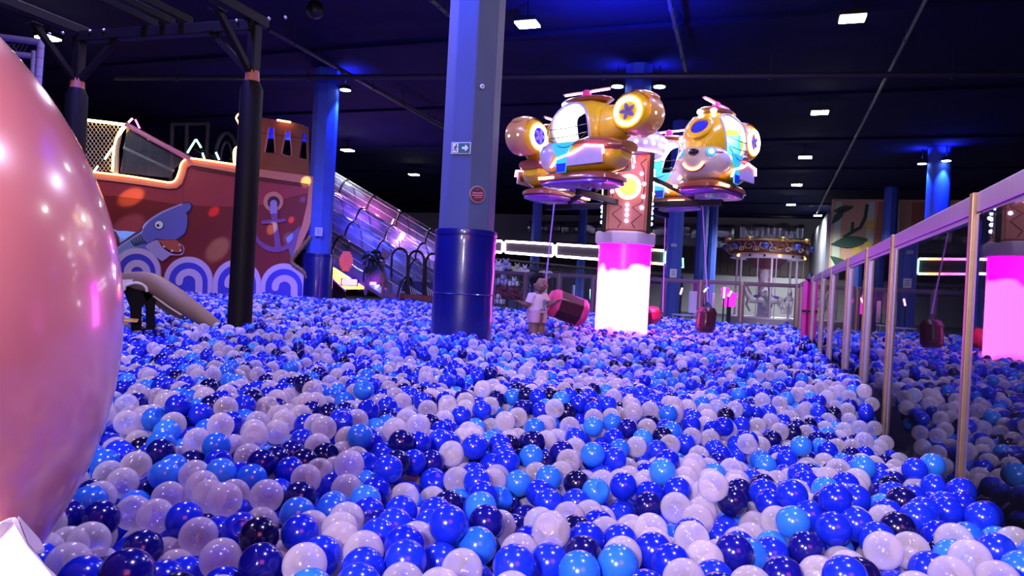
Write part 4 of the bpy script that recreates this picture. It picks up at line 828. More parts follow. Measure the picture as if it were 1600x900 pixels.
MB().prism([P(x, y, 18.5) for x, y in ((597, 386), (612, 396), (605, 406), (596, 400))], Vector((0, .03, 0))).build('sign_board', M('spotted brown board', (.20, .10, .12), .6, var=.8, sc=30), t, False)
MB().ell(P(590, 432, 18.75), (.26, .08, .22), None, 16, 10).build('lit_shell', M('violet shell', (.22, .16, .45), .5), t)
MB().box(P(583, 443, 18.5), (.16, .06, .08)).build('red_lamp', m_nm, t, False, bevel=.015)
# ================================================================== shelter frame with padded legs
frm = thing('shelter_frame', 'dark steel shelter frame on padded legs at upper left of the ball pit', 'frame', Vector((-2.17, 5.72, 0)))
A0 = P(385, 300, 5.72); A1 = P(112, 300, 6.24)
A0.z = A1.z = 0; ZB = 2.80
for q, zt in ((A0, 2.345), (A1, 2.345)):
    MB().lathe([(.090, 0), (.094, .1), (.092, 1.2), (.088, zt-.05), (.06, zt+.01), (.03, zt+.012)], q, 22).build('leg_pad', m_blackpad, frm)
    MB().box(q+Vector((0, 0, 2.3)), (.08, .08, 1.0), PX, AX).build('leg', m_steel, frm, False, bevel=.006)
    MB().lathe([(.060, 2.35), (.055, 2.42), (.05, 2.44)], q, 10).build('tape_wrap', M('red brown tape', (.35, .10, .06), .5) if 'red brown tape' not in bpy.data.materials else bpy.data.materials['red brown tape'], frm)
e_ = (A0-A1).normalized(); 
MB().bar(A1+Vector((0, 0, ZB)), A0+Vector((0, 0, ZB)), .09, .09).build('beam', m_steel, frm, False, bevel=.006)
for q, ext in ((A0, -.12), (A1, -.12)):
    MB().bar(q-AX*4.8+Vector((0, 0, ZB+.06)), q+AX*.12+Vector((0, 0, ZB+.06)), .08, .08).build('side_beam', m_steel, frm, False, bevel=.006)
for q in (A0, A1):
    for d in (e_ if q is A1 else -e_, -AX):
        MB().bar(q+Vector((0, 0, 2.40)), q+d*.42+Vector((0, 0, ZB-.02)), .045).build('brace', m_steel, frm, False)
        MB().box(q+d*.42+Vector((0, 0, ZB-.03)), (.10, .10, .012), PX, AX).build('gusset', m_steel, frm, False)
for fr_ in (.42, .52, .62):
    q = A1.lerp(A0, fr_)
    MB().bar(q-AX*4.8+Vector((0, 0, ZB+.10)), q+AX*.06+Vector((0, 0, ZB+.10)), .05, .06).build('joist', m_steel, frm, False, bevel=.004)
for q in (A0, A1):
    for k in range(5): MB().ell(q+e_*(.3-.15*k)*(-1 if q is A0 else 1)+Vector((0, -.055, ZB+.03)), .014, None, 8, 6).build('bolt', m_alu, frm)
# lilac padded net frame at far left
LD = 8.6; t = thing('net_frame', 'lilac padded tube frame with dark net at the left edge', 'frame', P(30, 100, LD))
for (a, b, r_) in (((-60, 50), (63, 66), .040), ((64, 62), (58, 150), .040), ((54, 80), (50, 150), .035), ((-40, 78), (54, 88), .035)):
    va, vb = P(*a, LD), P(*b, LD); n = 6
    for k in range(n): MB().tube([va.lerp(vb, k/n), va.lerp(vb, (k+.96)/n)], r_, 10).build('padded_sleeve', m_purplepad, t)
nb = MB()
for k in range(8):
    nb.tube([P(-30+k*7, 68, LD), P(-30+k*7+26, 112, LD)], .004, 4); nb.tube([P(-30+k*7+26, 68, LD), P(-30+k*7, 112, LD)], .004, 4)
nb.build('net', M('dark violet net', (.07, .05, .14), .7), t)['kind'] = 'stuff'
# ================================================================== tan padded arch dipping into the balls
TDp = 6.2
def tp(x, y, d=0): return P(x, y, TDp-d)
t = thing('padded_arch', 'tan padded arch with white scalloped trim over a black underside, dipping into the balls', 'play structure', Vector((tp(260, 470).x, TDp, .3)))
m_tan = M('tan vinyl', (.20, .125, .07), .55, var=.14, sc=9, bump=.35); m_trimw = M('cream trim', (.62, .56, .46), .6)
path = smooth_path([tp(x, y, d) for x, y, d in ((168, 444, -.15), (186, 439, -.05), (214, 439, 0), (238, 443, .02), (262, 457, .02), (290, 477, .02), (316, 495, .03), (338, 512, .04), (350, 524, .04))], 6)
n = len(path); MB().tube(path, [(.052+.034*min(1, i/14))*(1 if i < n*.55 else 1-.48*(i-n*.55)/(n*.45)) for i in range(n)], 18).build('padded_cover', m_tan, t)
for i in (16, 22, 28, 34, 40): 
    d = (path[i+1]-path[i-1]).normalized(); MB().tube([path[i]+(Vector((0, 0, 1))-d*d.z)*.078*math.cos(a)*(1 if i < n*.5 else .86-.016*(i-26))+d.cross(Vector((0, 0, 1)))*.078*math.sin(a)*(1 if i < n*.5 else .86-.016*(i-26)) for a in [2*math.pi*k/20 for k in range(20)]], .006, 6, True).build('seam_fold', m_tan, t)
tr = [tp(x, y, .10) for x, y in ((183, 440), (189, 447), (194, 453), (196, 447), (203, 444), (212, 442), (222, 444), (228, 449), (230, 456))]
MB().tube(smooth_path(tr, 4), .012, 8).build('scalloped_trim', m_trimw, t)
MB().prism([tp(x, y, .085) for x, y in ((184, 437), (190, 447), (196, 448), (205, 444), (213, 441), (222, 443), (228, 448), (224, 436))], Vector((0, .02, 0))).build('trim_flap', m_trimw, t, False)
MB().loft([[tp(x, y, .05), tp(x2, y, .05), tp(x2, y, -.12), tp(x, y, -.12)] for x, x2, y in ((190, 236, 445), (196, 240, 462), (203, 222, 480), (204, 221, 500), (205, 222, 520))]).build('support', m_blackpad, t, True, bevel=.01)
MB().loft([[tp(x, y, .05), tp(x2, y, .05), tp(x2, y, -.12), tp(x, y, -.12)] for x, x2, y in ((218, 246, 447), (226, 243, 470), (228, 242, 495), (229, 242, 520))]).build('support', m_blackpad, t, True, bevel=.01)
MB().prism([tp(x, y, .03) for x, y in ((236, 452), (262, 478), (284, 494), (281, 499), (258, 488), (236, 470))], Vector((0, .05, 0))).build('underside', M('dark brown vinyl', (.05, .03, .03), .5), t, False)
MB().tube([tp(240, 462, .05), tp(262, 478, .05), tp(284, 492, .05)], .010, 8).build('pale_edge', m_trimw, t)
q = tp(200, 503, .15); t2 = thing('yellow_mat', 'small yellow flat piece lying on the balls beside the pink ball', 'toy', q)
MB().loft([[q+Vector((x, y, z)) for x, y, z in ((-.12, -.05, 0), (.09, -.02, .0), (.05, .08, .01), (-.12, .09, .01))], [q+Vector((x, y, z)) for x, y, z in ((-.12, -.05, .015), (.09, -.02, .012), (.05, .08, .025), (-.12, .09, .03))]]).build('sheet', M('yellow vinyl', (.75, .42, .06), .5), t2, False, bevel=.005)
q = P(258, 543, 4.6); t2 = thing('sunken_board', 'rust coloured board edge half sunk among the balls near the pink ball', 'board', q)
MB().box(q+Vector((0, 0, -.025)), (.50, .16, .05), Vector((.99, -.1, -.02)).normalized()).build('board', M('rust red painted board', (.33, .07, .04), .5), t2, False, bevel=.008)
MB().box(q+Vector((.18, -.085, -.02)), (.12, .02, .04)).build('board_lip', M('dark rust lip', (.22, .04, .03), .5), t2, False, bevel=.004)
# ================================================================== background beyond the back barrier
FB = 18.6
def fbp(x, y, D): return P(x, y, D)
m_fascia = M('black fascia', (.012, .012, .018), .6)
t = thing('truss_beam', 'black truss beam carrying the neon signs behind the ball pit', 'beam', P(905, 410, 19.0))
ya = lambda x: 403+(x-768)*.098
for dy in (1.5, 13): MB().tube([P(700, ya(700)+dy, 19.0), P(1066, ya(1066)+dy, 19.0)], .035, 6).build('chord', m_fascia, t)
for k in range(22):
    x = 702+k*16.5; MB().tube([P(x, ya(x)+1.5, 19.0), P(x+8.2, ya(x+8)+13, 19.0), P(x+16.4, ya(x+16)+1.5, 19.0)], .018, 5).build('web', m_fascia, t)
for x in (918, 1064, 760): MB().tube([P(x, ya(x)+8, 19.0), Vector((P(x-2, 440, 19.0).x, 19.0, 0))], .06, 8).build('post', m_fascia, t)
m_rain = M('rainbow neon', (.8, .8, .8), .4); nt = m_rain.node_tree; tc = nt.nodes.new('ShaderNodeTexCoord'); sx = nt.nodes.new('ShaderNodeSeparateXYZ'); nt.links.new(tc.outputs['Generated'], sx.inputs[0]); cr = nt.nodes.new('ShaderNodeValToRGB'); nt.links.new(sx.outputs['X'], cr.inputs[0])
e = cr.color_ramp.elements; e[0].color = (.05, .7, 1, 1); e[1].color = (.15, .9, .8, 1)
for p_, c_ in ((.3, (.2, .2, 1, 1)), (.6, (1, .1, .4, 1)), (.8, (1, .45, .1, 1))): k = e.new(p_); k.color = c_
nt.links.new(cr.outputs[0], nt.nodes['Principled BSDF'].inputs['Emission Color']); nt.nodes['Principled BSDF'].inputs['Emission Strength'].default_value = 6
for (x0, x1, mt, lab) in ((722, 785.5, m_nw, 'partly hidden pink white neon rectangle next to the near column'), (788.5, 865, m_nw, 'whole pink white neon rectangle, first right of the near column'), (868.5, 946, m_nw, 'pink white neon rectangle running behind the glowing tube'), (950, 1039, m_rain, 'pale rainbow neon rectangle right of the glowing tube')):
    yt = lambda x: 377+(x-788)*.058; yb = lambda x: 394.5+(x-788)*.072
    D_ = 18.9; rc = [(x0+2, yt(x0)), (x1-2, yt(x1)), (x1, yt(x1)+2), (x1-.6, yb(x1)-2), (x1-2.5, yb(x1)), (x0+2, yb(x0)), (x0, yb(x0)-2), (x0+.4, yt(x0)+2)]
    t = thing('neon_sign', lab, 'neon sign', P((x0+x1)/2, 386, D_), 'neon rectangles on the truss')
    MB().tube([P(x, y, D_) for x, y in rc], .030, 8, True).build('neon_tube', mt, t)
    MB().prism([P(x, y, D_+.05) for x, y in ((x0, yt(x0)), (x1, yt(x1)), (x1, yb(x1)), (x0, yb(x0)))], Vector((0, .04, 0))).build('backing', m_fascia, t, False)
t = thing('neon_sign', 'small teal neon frame peeping out right of the blue column', 'neon sign', P(1066, 412, 19.5))
MB().tube([P(x, y, 19.5) for x, y in ((1056, 403), (1067, 404), (1067.5, 418), (1057, 417))], .025, 8, True).build('neon_tube', glow('teal neon', (.1, .9, .8), 5), t); MB().prism([P(x, y, 19.55) for x, y in ((1056, 403), (1067, 404), (1067.5, 418), (1057, 417))], Vector((0, .03, 0))).build('backing', m_fascia, t, False)
# racks with plush toys and bags left of the child
t = thing('display_rack', 'black metal rack with toys behind the barred barrier', 'rack', P(800, 450, 17.2))
for x in (768, 795, 832): MB().tube([P(x, 404, 17.2), Vector((P(x, 450, 17.2).x, 17.2, 0))], .02, 6).build('upright', m_black, t)
for y in (426, 447, 466): MB().prism([P(x, yy, 17.1) for x, yy in ((764, y-2), (836, y+2), (836, y+4), (764, y))], Vector((0, .35, 0))).build('shelf', m_black, t, False)
m_plush = [M('white plush', (.62, .62, .72), .9, bump=.6, sc=20), M('yellow green plush', (.50, .55, .28), .9, bump=.6, sc=20), M('lavender plush', (.35, .36, .62), .9, bump=.6, sc=20), M('wine plush', (.16, .03, .07), .9, bump=.6, sc=20)]
rr = random.Random(11)
for i, (x, y, s_, k, lab) in enumerate(((776, 419, .17, 0, 'white plush heap on the top shelf beside the near column'), (788, 416, .16, 2, 'pale lavender plush on the top shelf of the rack'), (806, 421, .13, 1, 'yellow green plush on the right of the top shelf'), (818, 423, .13, 0, 'small white plush at the right end of the top shelf'), (783, 440, .17, 2, 'pale blue plush on the middle shelf'), (801, 443, .14, 0, 'white plush with long ears on the middle shelf'), (784, 458, .20, 3, 'wine red plush in front of the lower shelf'), (803, 460, .17, 3, 'dark red plush at right of the lower shelf'), (776, 470, .18, 0, 'white plush slumped on the floor by the near column'))):
    q = P(x, y, 17.2); t = thing('plush_toy', lab, 'toy', q, 'plush toys on the rack'); m = MB().ell(q, (s_, s_*.7, s_*.55), None, 14, 10)
    for j in range(5): a = 2*math.pi*j/5+rr.random(); m.ell(q+Vector((math.cos(a)*s_*.85, -.05, math.sin(a)*s_*.45)), (s_*.35,)*3, None, 10, 7)
    o = m.build('body', m_plush[k], t); md = o.modifiers.new('r', 'REMESH'); md.mode = 'VOXEL'; md.voxel_size = .02; md.use_smooth_shade = True
    h = MB().ell(q+Vector((s_*.2, -s_*.5, s_*.55)), s_*.42, None, 12, 8).build('head', m_plush[k], t)
    for sg in (-1, 1): MB().ell(q+Vector((s_*.2+sg*s_*.3, -s_*.5, s_*1.0)), (s_*.12, s_*.08, s_*.25), Matrix.Rotation(sg*.4, 3, 'Y'), 8, 6).build('ear', m_plush[k], h)
t = thing('palm_prop', 'pale dried palm decoration standing behind the child', 'decoration', P(852, 445, 16.6))
MB().tube([Vector((P(853, 470, 16.6).x, 16.6, 0)), P(852, 432, 16.6)], .05, 8).build('stem', m_plush[1], t)
for k in range(9): a = R(20+k*17.5); MB().tube([P(852, 434, 16.6), P(852+12*math.cos(a), 432-8*math.sin(a), 16.6), P(852+22*math.cos(a), 436-6*math.sin(a), 16.6)], [.05, .05, .01], 5).build('frond', m_plush[0] if k % 2 else m_plush[1], t)
def chair(px, py, D, rz, lab):
    q = P(px, py, D); q.z = 0; t = thing('plastic_chair', lab, 'chair', q, 'white chairs behind the back barrier'); T_ = Matrix.Rotation(rz, 3, 'Z'); f = lambda x, y, z: q+T_ @ Vector((x, y, z))
    X, Y = T_ @ Vector((1, 0, 0)), T_ @ Vector((0, 1, 0))
    MB().box(f(0, 0, .44), (.42, .42, .03), X, Y).build('seat', m_white, t, False, bevel=.01)
    MB().box(f(-.20, 0, .72), (.03, .40, .46), X, Y).build('backrest', m_white, t, False, bevel=.02)
    for a in (-1, 1):
        for b in (-1, 1): MB().tube([f(a*.18, b*.18, .43), f(a*.21, b*.21, 0)], .016, 6).build('leg', m_white, t)
chair(1072, 480, 15.0, R(200), 'white plastic chair behind the back barrier beside the blue column'); chair(1100, 480, 16.2, R(160), 'white plastic chair behind the hanging maroon bag'); chair(880, 480, 15.4, R(180), 'white plastic chair behind the bag the child touches')
q = P(1139, 478, 16.0); t = thing('light_up_toy', 'magenta glowing rocking toy behind the back barrier', 'toy', Vector((q.x, q.y, .0)))
m_mt = M('magenta lit plastic', (.7, .02, .5), .4, emit=(1, .02, .8), es=1.6)
MB().loft([[q+Vector((x*w_, y*.10, z)) for x, y in ((-1, -1), (1, -1), (1, 1), (-1, 1))] for w_, z in ((.11, -.02), (.13, .10), (.10, .16), (.17, .24), (.15, .30))]).build('body', m_mt, t, True, bevel=.02)
MB().ell(q+Vector((-.10, 0, .36)), (.10, .08, .06), None, 12, 8).build('head', m_mt, t); MB().tube([q+Vector((0, 0, -.02)), Vector((q.x, q.y, .02))], .05).build('stand', m_black, t)
for (a, b, mt, lab) in (((1096, 444), (1097, 466), m_np, 'upright pink glow stick behind the hanging bag'), ((1100, 456), (1106, 449), m_ng, 'short green glow stick behind the hanging bag'), ((1132, 449), (1131, 466), glow('salmon neon', (1, .5, .4), 4), 'upright salmon glow stick left of the carousel'), ((1138, 463), (1143, 455), glow('lime neon', (.7, 1, .4), 4), 'short lime glow stick above the magenta toy'), ((1063, 460), (1066, 450), m_np, 'short pink glow stick right of the blue column'), ((923, 452), (923, 472), m_nc, 'upright cyan neon tube left of the glowing tower')):
    va, vb = P(*a, 15.8), P(*b, 15.8); t = thing('glow_stick', lab, 'glow stick', va.lerp(vb, .5), 'glow sticks behind the back barrier'); MB().tube([va, vb], .018, 6).build('tube', mt, t); e = min(va, vb, key=lambda v_: v_.z); MB().tube([e, Vector((e.x, e.y, 0))], .016, 6).build('stand', m_black, t)
# carousel
KD = 22.0; kc = P(1196, 440, KD); kc.z = 0; KR = 1.08
car = thing('carousel', 'small ornate carousel with gilded maroon canopy behind the back barrier', 'ride', kc)
zc0, zc1 = P(1196, 400, KD).z, P(1196, 375, KD).z
m_kw = M('lilac white enamel', (.60, .52, .70), .4); m_kg = M('gilded scrollwork', (.60, .38, .12), .35, .6); m_km = M('maroon canopy', (.13, .03, .06), .5)
MB().lathe([(KR*.98, zc0-.10), (KR, zc0-.09), (KR, zc0), (KR*.97, zc0)], kc, 32).build('light_band', m_kw, car)
MB().lathe([(KR*.97, zc0), (KR*1.05, zc0+.10), (KR*1.10, zc0+.30), (KR*1.12, zc0+.40), (KR*1.08, zc0+.41), (KR*1.0, zc0+.30), (.3, zc0+.30)], kc, 32).build('canopy', m_km, car)
for k in range(16):
    a = 2*math.pi*k/16; d = Vector((math.cos(a), math.sin(a), 0)); s_ = Vector((-d.y, d.x, 0)); q = kc+d*KR*1.08+Vector((0, 0, zc0+.24))
    for sg in (-1, 1): MB().tube([q+s_*(sg*.20+.10*math.cos(b)*(1-.06*j))+Vector((0, 0, -.10+.09*math.sin(b)*(1-.06*j))) for j, b in enumerate([R(x) for x in range(0, 450, 30)])], .018, 6).build('scroll', m_kw if sg > 0 else m_kg, car)
    MB().tube([q+s_*(.20*math.cos(b)*(1-.05*j))+Vector((0, 0, .15*math.sin(b)*(1-.05*j))) for j, b in enumerate([R(x) for x in range(0, 540, 30)])], .024, 6).build('scroll', m_kg, car)
    if k % 2: MB().ell(q+d*.05, (.13, .13, .09), None, 12, 8).build('medallion', M('blue enamel', (.05, .08, .5), .3) if 'blue enamel' not in bpy.data.materials else bpy.data.materials['blue enamel'], car)
    else: MB().ell(q+d*.05+Vector((0, 0, .20)), (.10, .10, .07), None, 10, 7).build('crest', m_kg, car)
    MB().ell(kc+d*KR*1.01+Vector((0, 0, zc0-.05)), .035, None, 8, 6).build('bulb', m_amber if k % 3 == 0 else m_black, car)
MB().tube(arc(kc+Vector((0, 0, zc0+.41)), (1, 0, 0), (0, 1, 0), KR*1.11, 0, 354, 60), .035, 6, True).build('gilded_rim', m_kg, car)
MB().tube(arc(kc+Vector((0, 0, zc0+.02)), (1, 0, 0), (0, 1, 0), KR*1.0, 0, 354, 60), .028, 6, True).build('gilded_rim', m_kg, car)
MB().lathe([(.62, zc0-.10), (.34, zc0-.40), (.16, zc0-.42)], kc, 24).build('canopy_cone', m_km, car)
MB().lathe([(.22, .35), (.20, .5), (.20, zc0-.4)], kc, 20).build('centre_column', m_kw, car)
for sg in (-1, 1):
    for ph in (0, 2.1, 4.2): MB().tube([kc+Vector((.206*math.cos(ph+sg*i*.5), .206*math.sin(ph+sg*i*.5), .9+i*.11)) for i in range(12)], .012, 5).build('lattice', m_kg, car)
MB().lathe([(KR*1.02, 0), (KR*1.02, .30), (KR*.98, .34), (.2, .34)], kc, 32).build('platform', m_kw, car)
for k in range(8): a = 2*math.pi*k/8; q = kc+Vector((.30*math.cos(a), .30*math.sin(a), .75)); MB().add([q+Vector((-.1, -.02, 0)), q+Vector((.1, -.02, 0)), q+Vector((0, -.02, .2)), q+Vector((0, .03, .05))], [(0, 1, 2), (0, 3, 1), (1, 3, 2), (2, 3, 0)]).build('petal', m_km, car, False)
for k in range(6): a = 2*math.pi*k/6+.35; MB().tube([kc+Vector((KR*.86*math.cos(a), KR*.86*math.sin(a), .34)), kc+Vector((KR*.86*math.cos(a), KR*.86*math.sin(a), zc0-.08))], .035, 10).build('pole', m_kw, car)
m_horse = M('white horse enamel', (.72, .68, .75), .35); m_sad = M('blue violet saddle', (.12, .08, .45), .4); m_mane = M('grey mane', (.20, .18, .24), .6)
def horse(loc, rz, lab):
    t = thing('carousel_horse', lab, 'carousel horse', (0, 0, 0), 'horses on the carousel'); m = MB()
    m.tube(smooth_path([(-.26, 0, .52), (-.12, 0, .53), (.08, 0, .51), (.22, 0, .55)], 4), [.09, .115, .12, .12, .118, .112, .108, .108, .112, .115, .115, .11, .09], 12)
    m.tube(smooth_path([(.20, 0, .58), (.29, 0, .72), (.33, 0, .86)], 3), [.095, .085, .075, .07, .065, .06, .055], 10).tube([(.31, 0, .87), (.40, 0, .82), (.49, 0, .75)], [.058, .05, .036], 10)
    for sg in (-1, 1):
        m.ell((.315, sg*.03, .94), (.014, .01, .035), None, 8, 6)
        m.tube([(.20, sg*.06, .50), (.27, sg*.06, .36), (.20, sg*.06, .24), (.17, sg*.06, .16)], [.055, .036, .026, .028], 8)
        m.tube([(-.25, sg*.06, .50), (-.20, sg*.06, .36), (-.33, sg*.06, .26), (-.31, sg*.06, .12)], [.065, .042, .027, .028], 8)
    o = m.build('body', m_horse, t); md = o.modifiers.new('r', 'REMESH'); md.mode = 'VOXEL'; md.voxel_size = .012; md.use_smooth_shade = True
    MB().ell((-.02, 0, .60), (.13, .115, .06), None, 14, 8).build('saddle', m_sad, t); MB().tube([(-.02, .118, .60), (-.02, .125, .50), (-.02, -.125, .50), (-.02, -.118, .60)], .012, 5).build('girth', m_sad, t)
    MB().tube(smooth_path([(.30, 0, .93), (.23, 0, .80), (.15, 0, .66)], 4), [.02]+[.034]*7+[.02], 6).build('mane', m_mane, t); MB().tube(smooth_path([(-.33, 0, .56), (-.44, 0, .46), (-.45, 0, .28)], 4), [.02]+[.034]*7+[.01], 6).build('tail', m_mane, t)
    MB().tube([(0, 0, .0), (0, 0, zc0-.40)], .016, 8).build('pole', m_kw, t); MB().tube([(.46, .04, .77), (.38, .06, .80), (.30, .07, .72)], .008, 5).build('bridle', m_sad, t)
    t.location = loc; t.rotation_euler = (0, 0, rz); return t
hs = horse(kc+Vector((-.45, -.55, .34)), R(175), 'white carousel horse at the left side of the carousel')
for (dx, dy, rz, lab) in ((.05, -.70, R(200), 'white carousel horse in front of the carousel column'), (.60, -.40, R(250), 'white carousel horse at the right side of the carousel')):
    h = copy_tree(hs); h.location = kc+Vector((dx, dy, .34)); h.rotation_euler = (0, 0, rz); h['label'] = lab
lamp('POINT', kc+Vector((0, -1.8, 1.5)), 22, (1, .9, 1), .2)
# ================================================================== big pink ball and white padded block at the left edge
BR = .452; pb_c = P(-640, 505, .690); 
t = thing('pink_ball', 'giant glossy salmon pink ball filling the left edge', 'ball', pb_c)
m_pb = M('glossy salmon pink shell', (.92, .34, .31), .22, var=.05, sc=3, coat=.45)
b = MB().ell(pb_c, (BR, BR, BR*1.03), None, 96, 64).build('shell', m_pb, t)
MB().lathe([(.03, .0), (.034, .006), (.02, .012), (.001, .012)], pb_c+Vector((0, 0, BR*1.03-.004)), 20).build('valve_cap', m_pb, t)
t = thing('white_block', 'white padded faceted block in front of the giant pink ball', 'block', P(20, 860, .60))
wq = lambda x, y, D: P(x, y, D)
rings = [[wq(-150, 880, .56), wq(-150, 800, .66), wq(-60, 795, .70), wq(-60, 850, .60)], [wq(26, 990, .50), wq(0, 818, .60), wq(28, 801, .66), wq(40, 838, .60)], [wq(95, 1000, .54), wq(58, 870, .62), wq(73, 858, .68), wq(66, 842, .68)]]
wb = MB()
pts = {k: wq(*v) for k, v in dict(a=(-160, 850, .60), b=(0, 815, .60), c=(27, 803, .62), d=(62, 842, .66), e=(73, 862, .66), f=(60, 868, .615), g=(72, 884, .60), h=(95, 905, .60), i=(110, 1000, .55), j=(-160, 1000, .50), k=(44, 850, .600)).items()}
fr_ = [pts[x] for x in 'abckfghij']; bk = [p+Vector((-.02, .10, -.02)) for p in (pts['a'], pts['b'], pts['c'], pts['d'], pts['e'], pts['e'], pts['g'], pts['h'], pts['i'], pts['j'])]
away = (P(20, 870, .6)-Vector((0, 0, CZ))).normalized()*.10
wb.prism(fr_, away)
wb.build('padded_face', M('white padded vinyl', (.80, .78, .80), .55, var=.04, sc=6, bump=.15), t, False, bevel=.006)
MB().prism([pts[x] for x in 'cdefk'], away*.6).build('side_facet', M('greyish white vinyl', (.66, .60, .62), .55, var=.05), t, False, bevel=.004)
# ================================================================== the balls
BALL = .035
def hsurf(x, y):
    h = .030*math.sin(1.9*x+.7*y+.5)+.026*math.sin(-1.1*x+2.3*y+1.1)+.022*math.sin(3.7*x+1.3*y+2.2)+.018*math.sin(2.1*x-4.3*y)
    far = 1/(1+max(0, y-6)*.12); h = h*far*(.55+.45*min(1, y/3))
    h += -.10*math.exp(-(((x-1.72)/.30)**2+((y-3.05)/.5)**2))-.05*math.exp(-(((x-.6)/.5)**2+((y-2.3)/.25)**2))
    h += .03*math.exp(-(((x-1.35)/.4)**2+((y-2.0)/.35)**2))
    h += .02*max(0, min(1, (y-11)/4))*max(0, min(1, (-x-1)/3))
    return S-BALL*1.2+h
def pack(L, T, seed):
    g = np.random.default_rng(seed); n = int(.60*L*L*T/(4/3*math.pi*BALL**3)); p = g.random((n, 3))*np.array([L, L, T]); d0 = 2*BALL
    for it in range(110):
        d = p[:, None, :2]-p[None, :, :2]; d -= L*np.round(d/L); dz = p[:, None, 2]-p[None, :, 2]
        dist = np.sqrt((d**2).sum(2)+dz**2); np.fill_diagonal(dist, 9)
        ov = np.where(dist < d0, (d0-dist)/np.maximum(dist, 1e-5), 0)*.32
        mv = np.stack([(d[:, :, 0]*ov).sum(1), (d[:, :, 1]*ov).sum(1), (dz*ov).sum(1)], 1)
        ln = np.linalg.norm(mv, axis=1, keepdims=True); mv *= np.minimum(1, .03/np.maximum(ln, 1e-6))
        p += mv; p[:, 2] -= .0012 if it < 80 else .0003; p[:, :2] %= L; p[:, 2] = np.maximum(p[:, 2], 0)
    return p
TL, TT = 1.5, .17
tile = pack(TL, TT, 4); ztop = np.percentile(tile[:, 2], 97)
keep = []
def fence_x(y): return 1.38+.352*(y-2.10)-.075
obst = [(pil.x, pil.y, .27+BALL), (A0.x, A0.y, .095+BALL), (A1.x, A1.y, .095+BALL), (RC.x, RC.y, .315+BALL), (child_base.x, child_base.y, .10+BALL), (q.x, q.y, 0)]
yfar = lambda x: 13.58+.352*(5.42-x)-.10
rg = np.random.default_rng(21)
for ix in range(-9, 5):
    for iy in range(0, 12):
        flip = rg.integers(0, 4)
        for bx_, by_, bz_ in tile:
            if flip & 1: bx_ = TL-bx_
            if flip & 2: by_ = TL-by_
            x = ix*TL+bx_; y = .55+iy*TL+by_
            dep = ztop-bz_
            if dep > (.16 if y < 3 else .10 if y < 6 else .075): continue
            if x > fence_x(y) or y > yfar(x) or (y > 14.95 and x < -3.4): continue
            if abs(x) > .95*y+.9: continue
            if x < 0 and y > 18.5+x*.2: continue
            z = hsurf(x, y)-dep
            if any((x-ox)**2+(y-oy)**2 < rr_*rr_ for ox, oy, rr_ in obst): continue
            if (x-pb_c.x)**2+(y-pb_c.y)**2+(z-pb_c.z)**2 < (BR+BALL)**2: continue
            keep.append((x, y, z))
keep = np.array(keep); nb_ = len(keep)
kind = rg.choice(4, nb_, p=[.41, .31, .14, .14])
# which balls show largest from the viewpoint: a small depth buffer
cR, sR = math.cos(ROLL), math.sin(ROLL)
near = np.where(keep[:, 1] < 3.2)[0]; order = near[np.argsort(keep[near, 1])]
BW, BH = 800, 450; own = np.full((BH, BW), -1, int)
yy, xx = np.mgrid[0:BH, 0:BW]
own[(((xx*2+640)/825.)**2+((yy*2-505)/700.)**2 < 1)] = -2
own[(xx*2 < 95) & (yy*2 > 800) & (xx*2 < 30+(yy*2-803)*.8)] = -2
own[:, 770:][:] = own[:, 770:]
for i in order:
    x, y, z = keep[i]; X, Z = x/y, (z-CZ)/y; u = X*cR+Z*sR; v = -X*sR+Z*cR
    px, py, r_ = (800+FPX*u)/2, (450-FPX*v)/2, FPX*BALL/y/2
    x0, x1, y0, y1 = int(max(0, px-r_)), int(min(BW, px+r_+1)), int(max(0, py-r_)), int(min(BH, py+r_+1))
    if x0 >= x1 or y0 >= y1: continue
    s_ = own[y0:y1, x0:x1]; m_ = ((xx[y0:y1, x0:x1]-px)**2+(yy[y0:y1, x0:x1]-py)**2 < r_*r_) & (s_ == -1); s_[m_] = i
ids, cnt = np.unique(own[own >= 0], return_counts=True); big = [int(i) for i in ids[np.argsort(-cnt)][:300]]
def ball_mesh(dent):
    bm = bmesh.new(); bmesh.ops.create_uvsphere(bm, u_segments=36, v_segments=24, radius=BALL)
    for v in bm.verts:
        if dent == 0: 
            if abs(v.co.z) < .0015: v.co *= 1.006
        else:
            dv = Vector((.55, -.65, .52)).normalized() if dent == 1 else Vector((-.4, -.75, .53)).normalized(); d = v.co.dot(dv)
            if d > BALL*.86: v.co -= dv*(d-BALL*.86)*(1.7 if dent == 1 else 1.0)
    me = bpy.data.meshes.new('pit_ball'); bm.to_mesh(me); bm.free(); me.polygons.foreach_set('use_smooth', [True]*len(me.polygons)); return me
bmesh_k = [[ball_mesh(d) for d in range(3)] for k in range(4)]
for k in range(4):
    for me in bmesh_k[k]: me.materials.append(m_ball[k])
knames = ['translucent white', 'royal blue', 'sky blue', 'dark navy']
def img(i): x, y, z = keep[i]; X, Z = x/y, (z-CZ)/y; return 800+FPX*(X*cR+Z*sR), 450-FPX*(-X*sR+Z*cR)
rows = sorted(big, key=lambda i: -img(i)[1]); ordw = ['first', 'second', 'third', 'fourth', 'fifth', 'sixth', 'seventh', 'eighth', 'ninth', 'tenth', 'eleventh', 'twelfth', 'thirteenth', 'fourteenth', 'fifteenth', 'sixteenth', 'seventeenth', 'eighteenth', 'nineteenth', 'twentieth']
rown = ['frontmost', 'second', 'third', 'fourth', 'fifth', 'sixth', 'seventh', 'eighth', 'ninth', 'tenth', 'eleventh', 'twelfth', 'thirteenth', 'fourteenth', 'fifteenth']
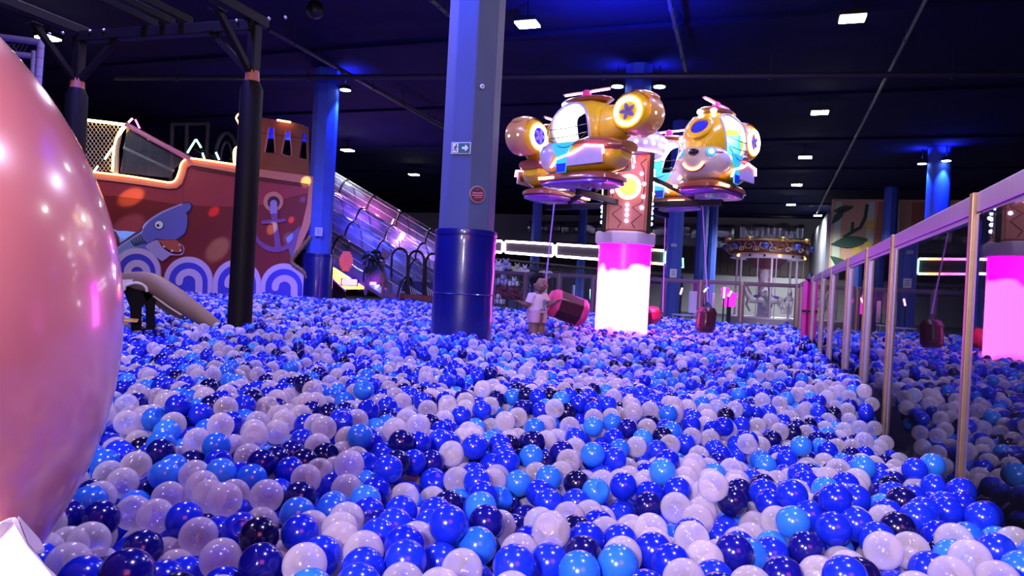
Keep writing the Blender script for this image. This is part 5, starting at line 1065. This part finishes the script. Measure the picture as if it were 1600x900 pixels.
for r_ in range(0, 15):
    row = sorted(rows[r_*20:(r_+1)*20], key=lambda i: img(i)[0]); cn = [0]*4
    for i in row:
        k = int(kind[i]); dent = 0 if rg.random() < .86 else int(rg.integers(1, 3))
        o = bpy.data.objects.new('pit_ball', bmesh_k[k][dent]); COL.objects.link(o); o.location = keep[i]
        o.rotation_euler = (rg.random()*6.28, rg.random()*6.28, rg.random()*6.28) if dent == 0 else (0, 0, rg.random()*1.2-.6)
        tag(o, '%s%s ball, %s of its colour from left in the %s row' % ('dented ' if dent else '', knames[k], ordw[cn[k]], rown[r_]), 'ball', 'large near balls of the ball pit'); cn[k] += 1
rest = np.ones(nb_, bool); rest[big] = False
pts_ = keep[rest]; kk = kind[rest]+4*(pts_[:, 1] > 3.6)
me = bpy.data.meshes.new('ball_mass'); me.from_pydata(pts_.tolist(), [], []); at = me.attributes.new('kind', 'INT', 'POINT'); at.data.foreach_set('value', kk.astype(np.int32))
for m_ in m_ball: me.materials.append(m_)
mass = bpy.data.objects.new('ball_mass', me); COL.objects.link(mass); mass['kind'] = 'stuff'
tag(mass, 'mass of small white, blue and navy plastic balls filling the pit', 'balls')
ng = bpy.data.node_groups.new('balls', 'GeometryNodeTree'); ng.interface.new_socket('Geometry', in_out='INPUT', socket_type='NodeSocketGeometry'); ng.interface.new_socket('Geometry', in_out='OUTPUT', socket_type='NodeSocketGeometry')
N = ng.nodes; gi = N.new('NodeGroupInput'); go = N.new('NodeGroupOutput'); jn = N.new('GeometryNodeJoinGeometry'); na = N.new('GeometryNodeInputNamedAttribute'); na.data_type = 'INT'; na.inputs['Name'].default_value = 'kind'
for k in range(8):
    sp_ = N.new('GeometryNodeMeshUVSphere'); sp_.inputs['Segments'].default_value = 28 if k < 4 else 14; sp_.inputs['Rings'].default_value = 18 if k < 4 else 9; sp_.inputs['Radius'].default_value = BALL
    ss = N.new('GeometryNodeSetShadeSmooth'); smt = N.new('GeometryNodeSetMaterial'); smt.inputs['Material'].default_value = m_ball[k % 4]
    cp = N.new('FunctionNodeCompare'); cp.data_type = 'INT'; cp.operation = 'EQUAL'; ib = [s for s in cp.inputs if s.type == 'INT']; ib[1].default_value = k
    io_ = N.new('GeometryNodeInstanceOnPoints'); L = ng.links
    L.new(sp_.outputs['Mesh'], ss.inputs['Geometry']); L.new(ss.outputs[0], smt.inputs['Geometry']); L.new(smt.outputs[0], io_.inputs['Instance']); L.new(gi.outputs[0], io_.inputs['Points'])
    L.new([s for s in na.outputs if s.enabled][0], ib[0]); L.new(cp.outputs[0], io_.inputs['Selection']); L.new(io_.outputs[0], jn.inputs[0])
L.new(jn.outputs[0], go.inputs[0]); gm = mass.modifiers.new('balls', 'NODES'); gm.node_group = ng
print('balls', nb_, 'single', len(big))
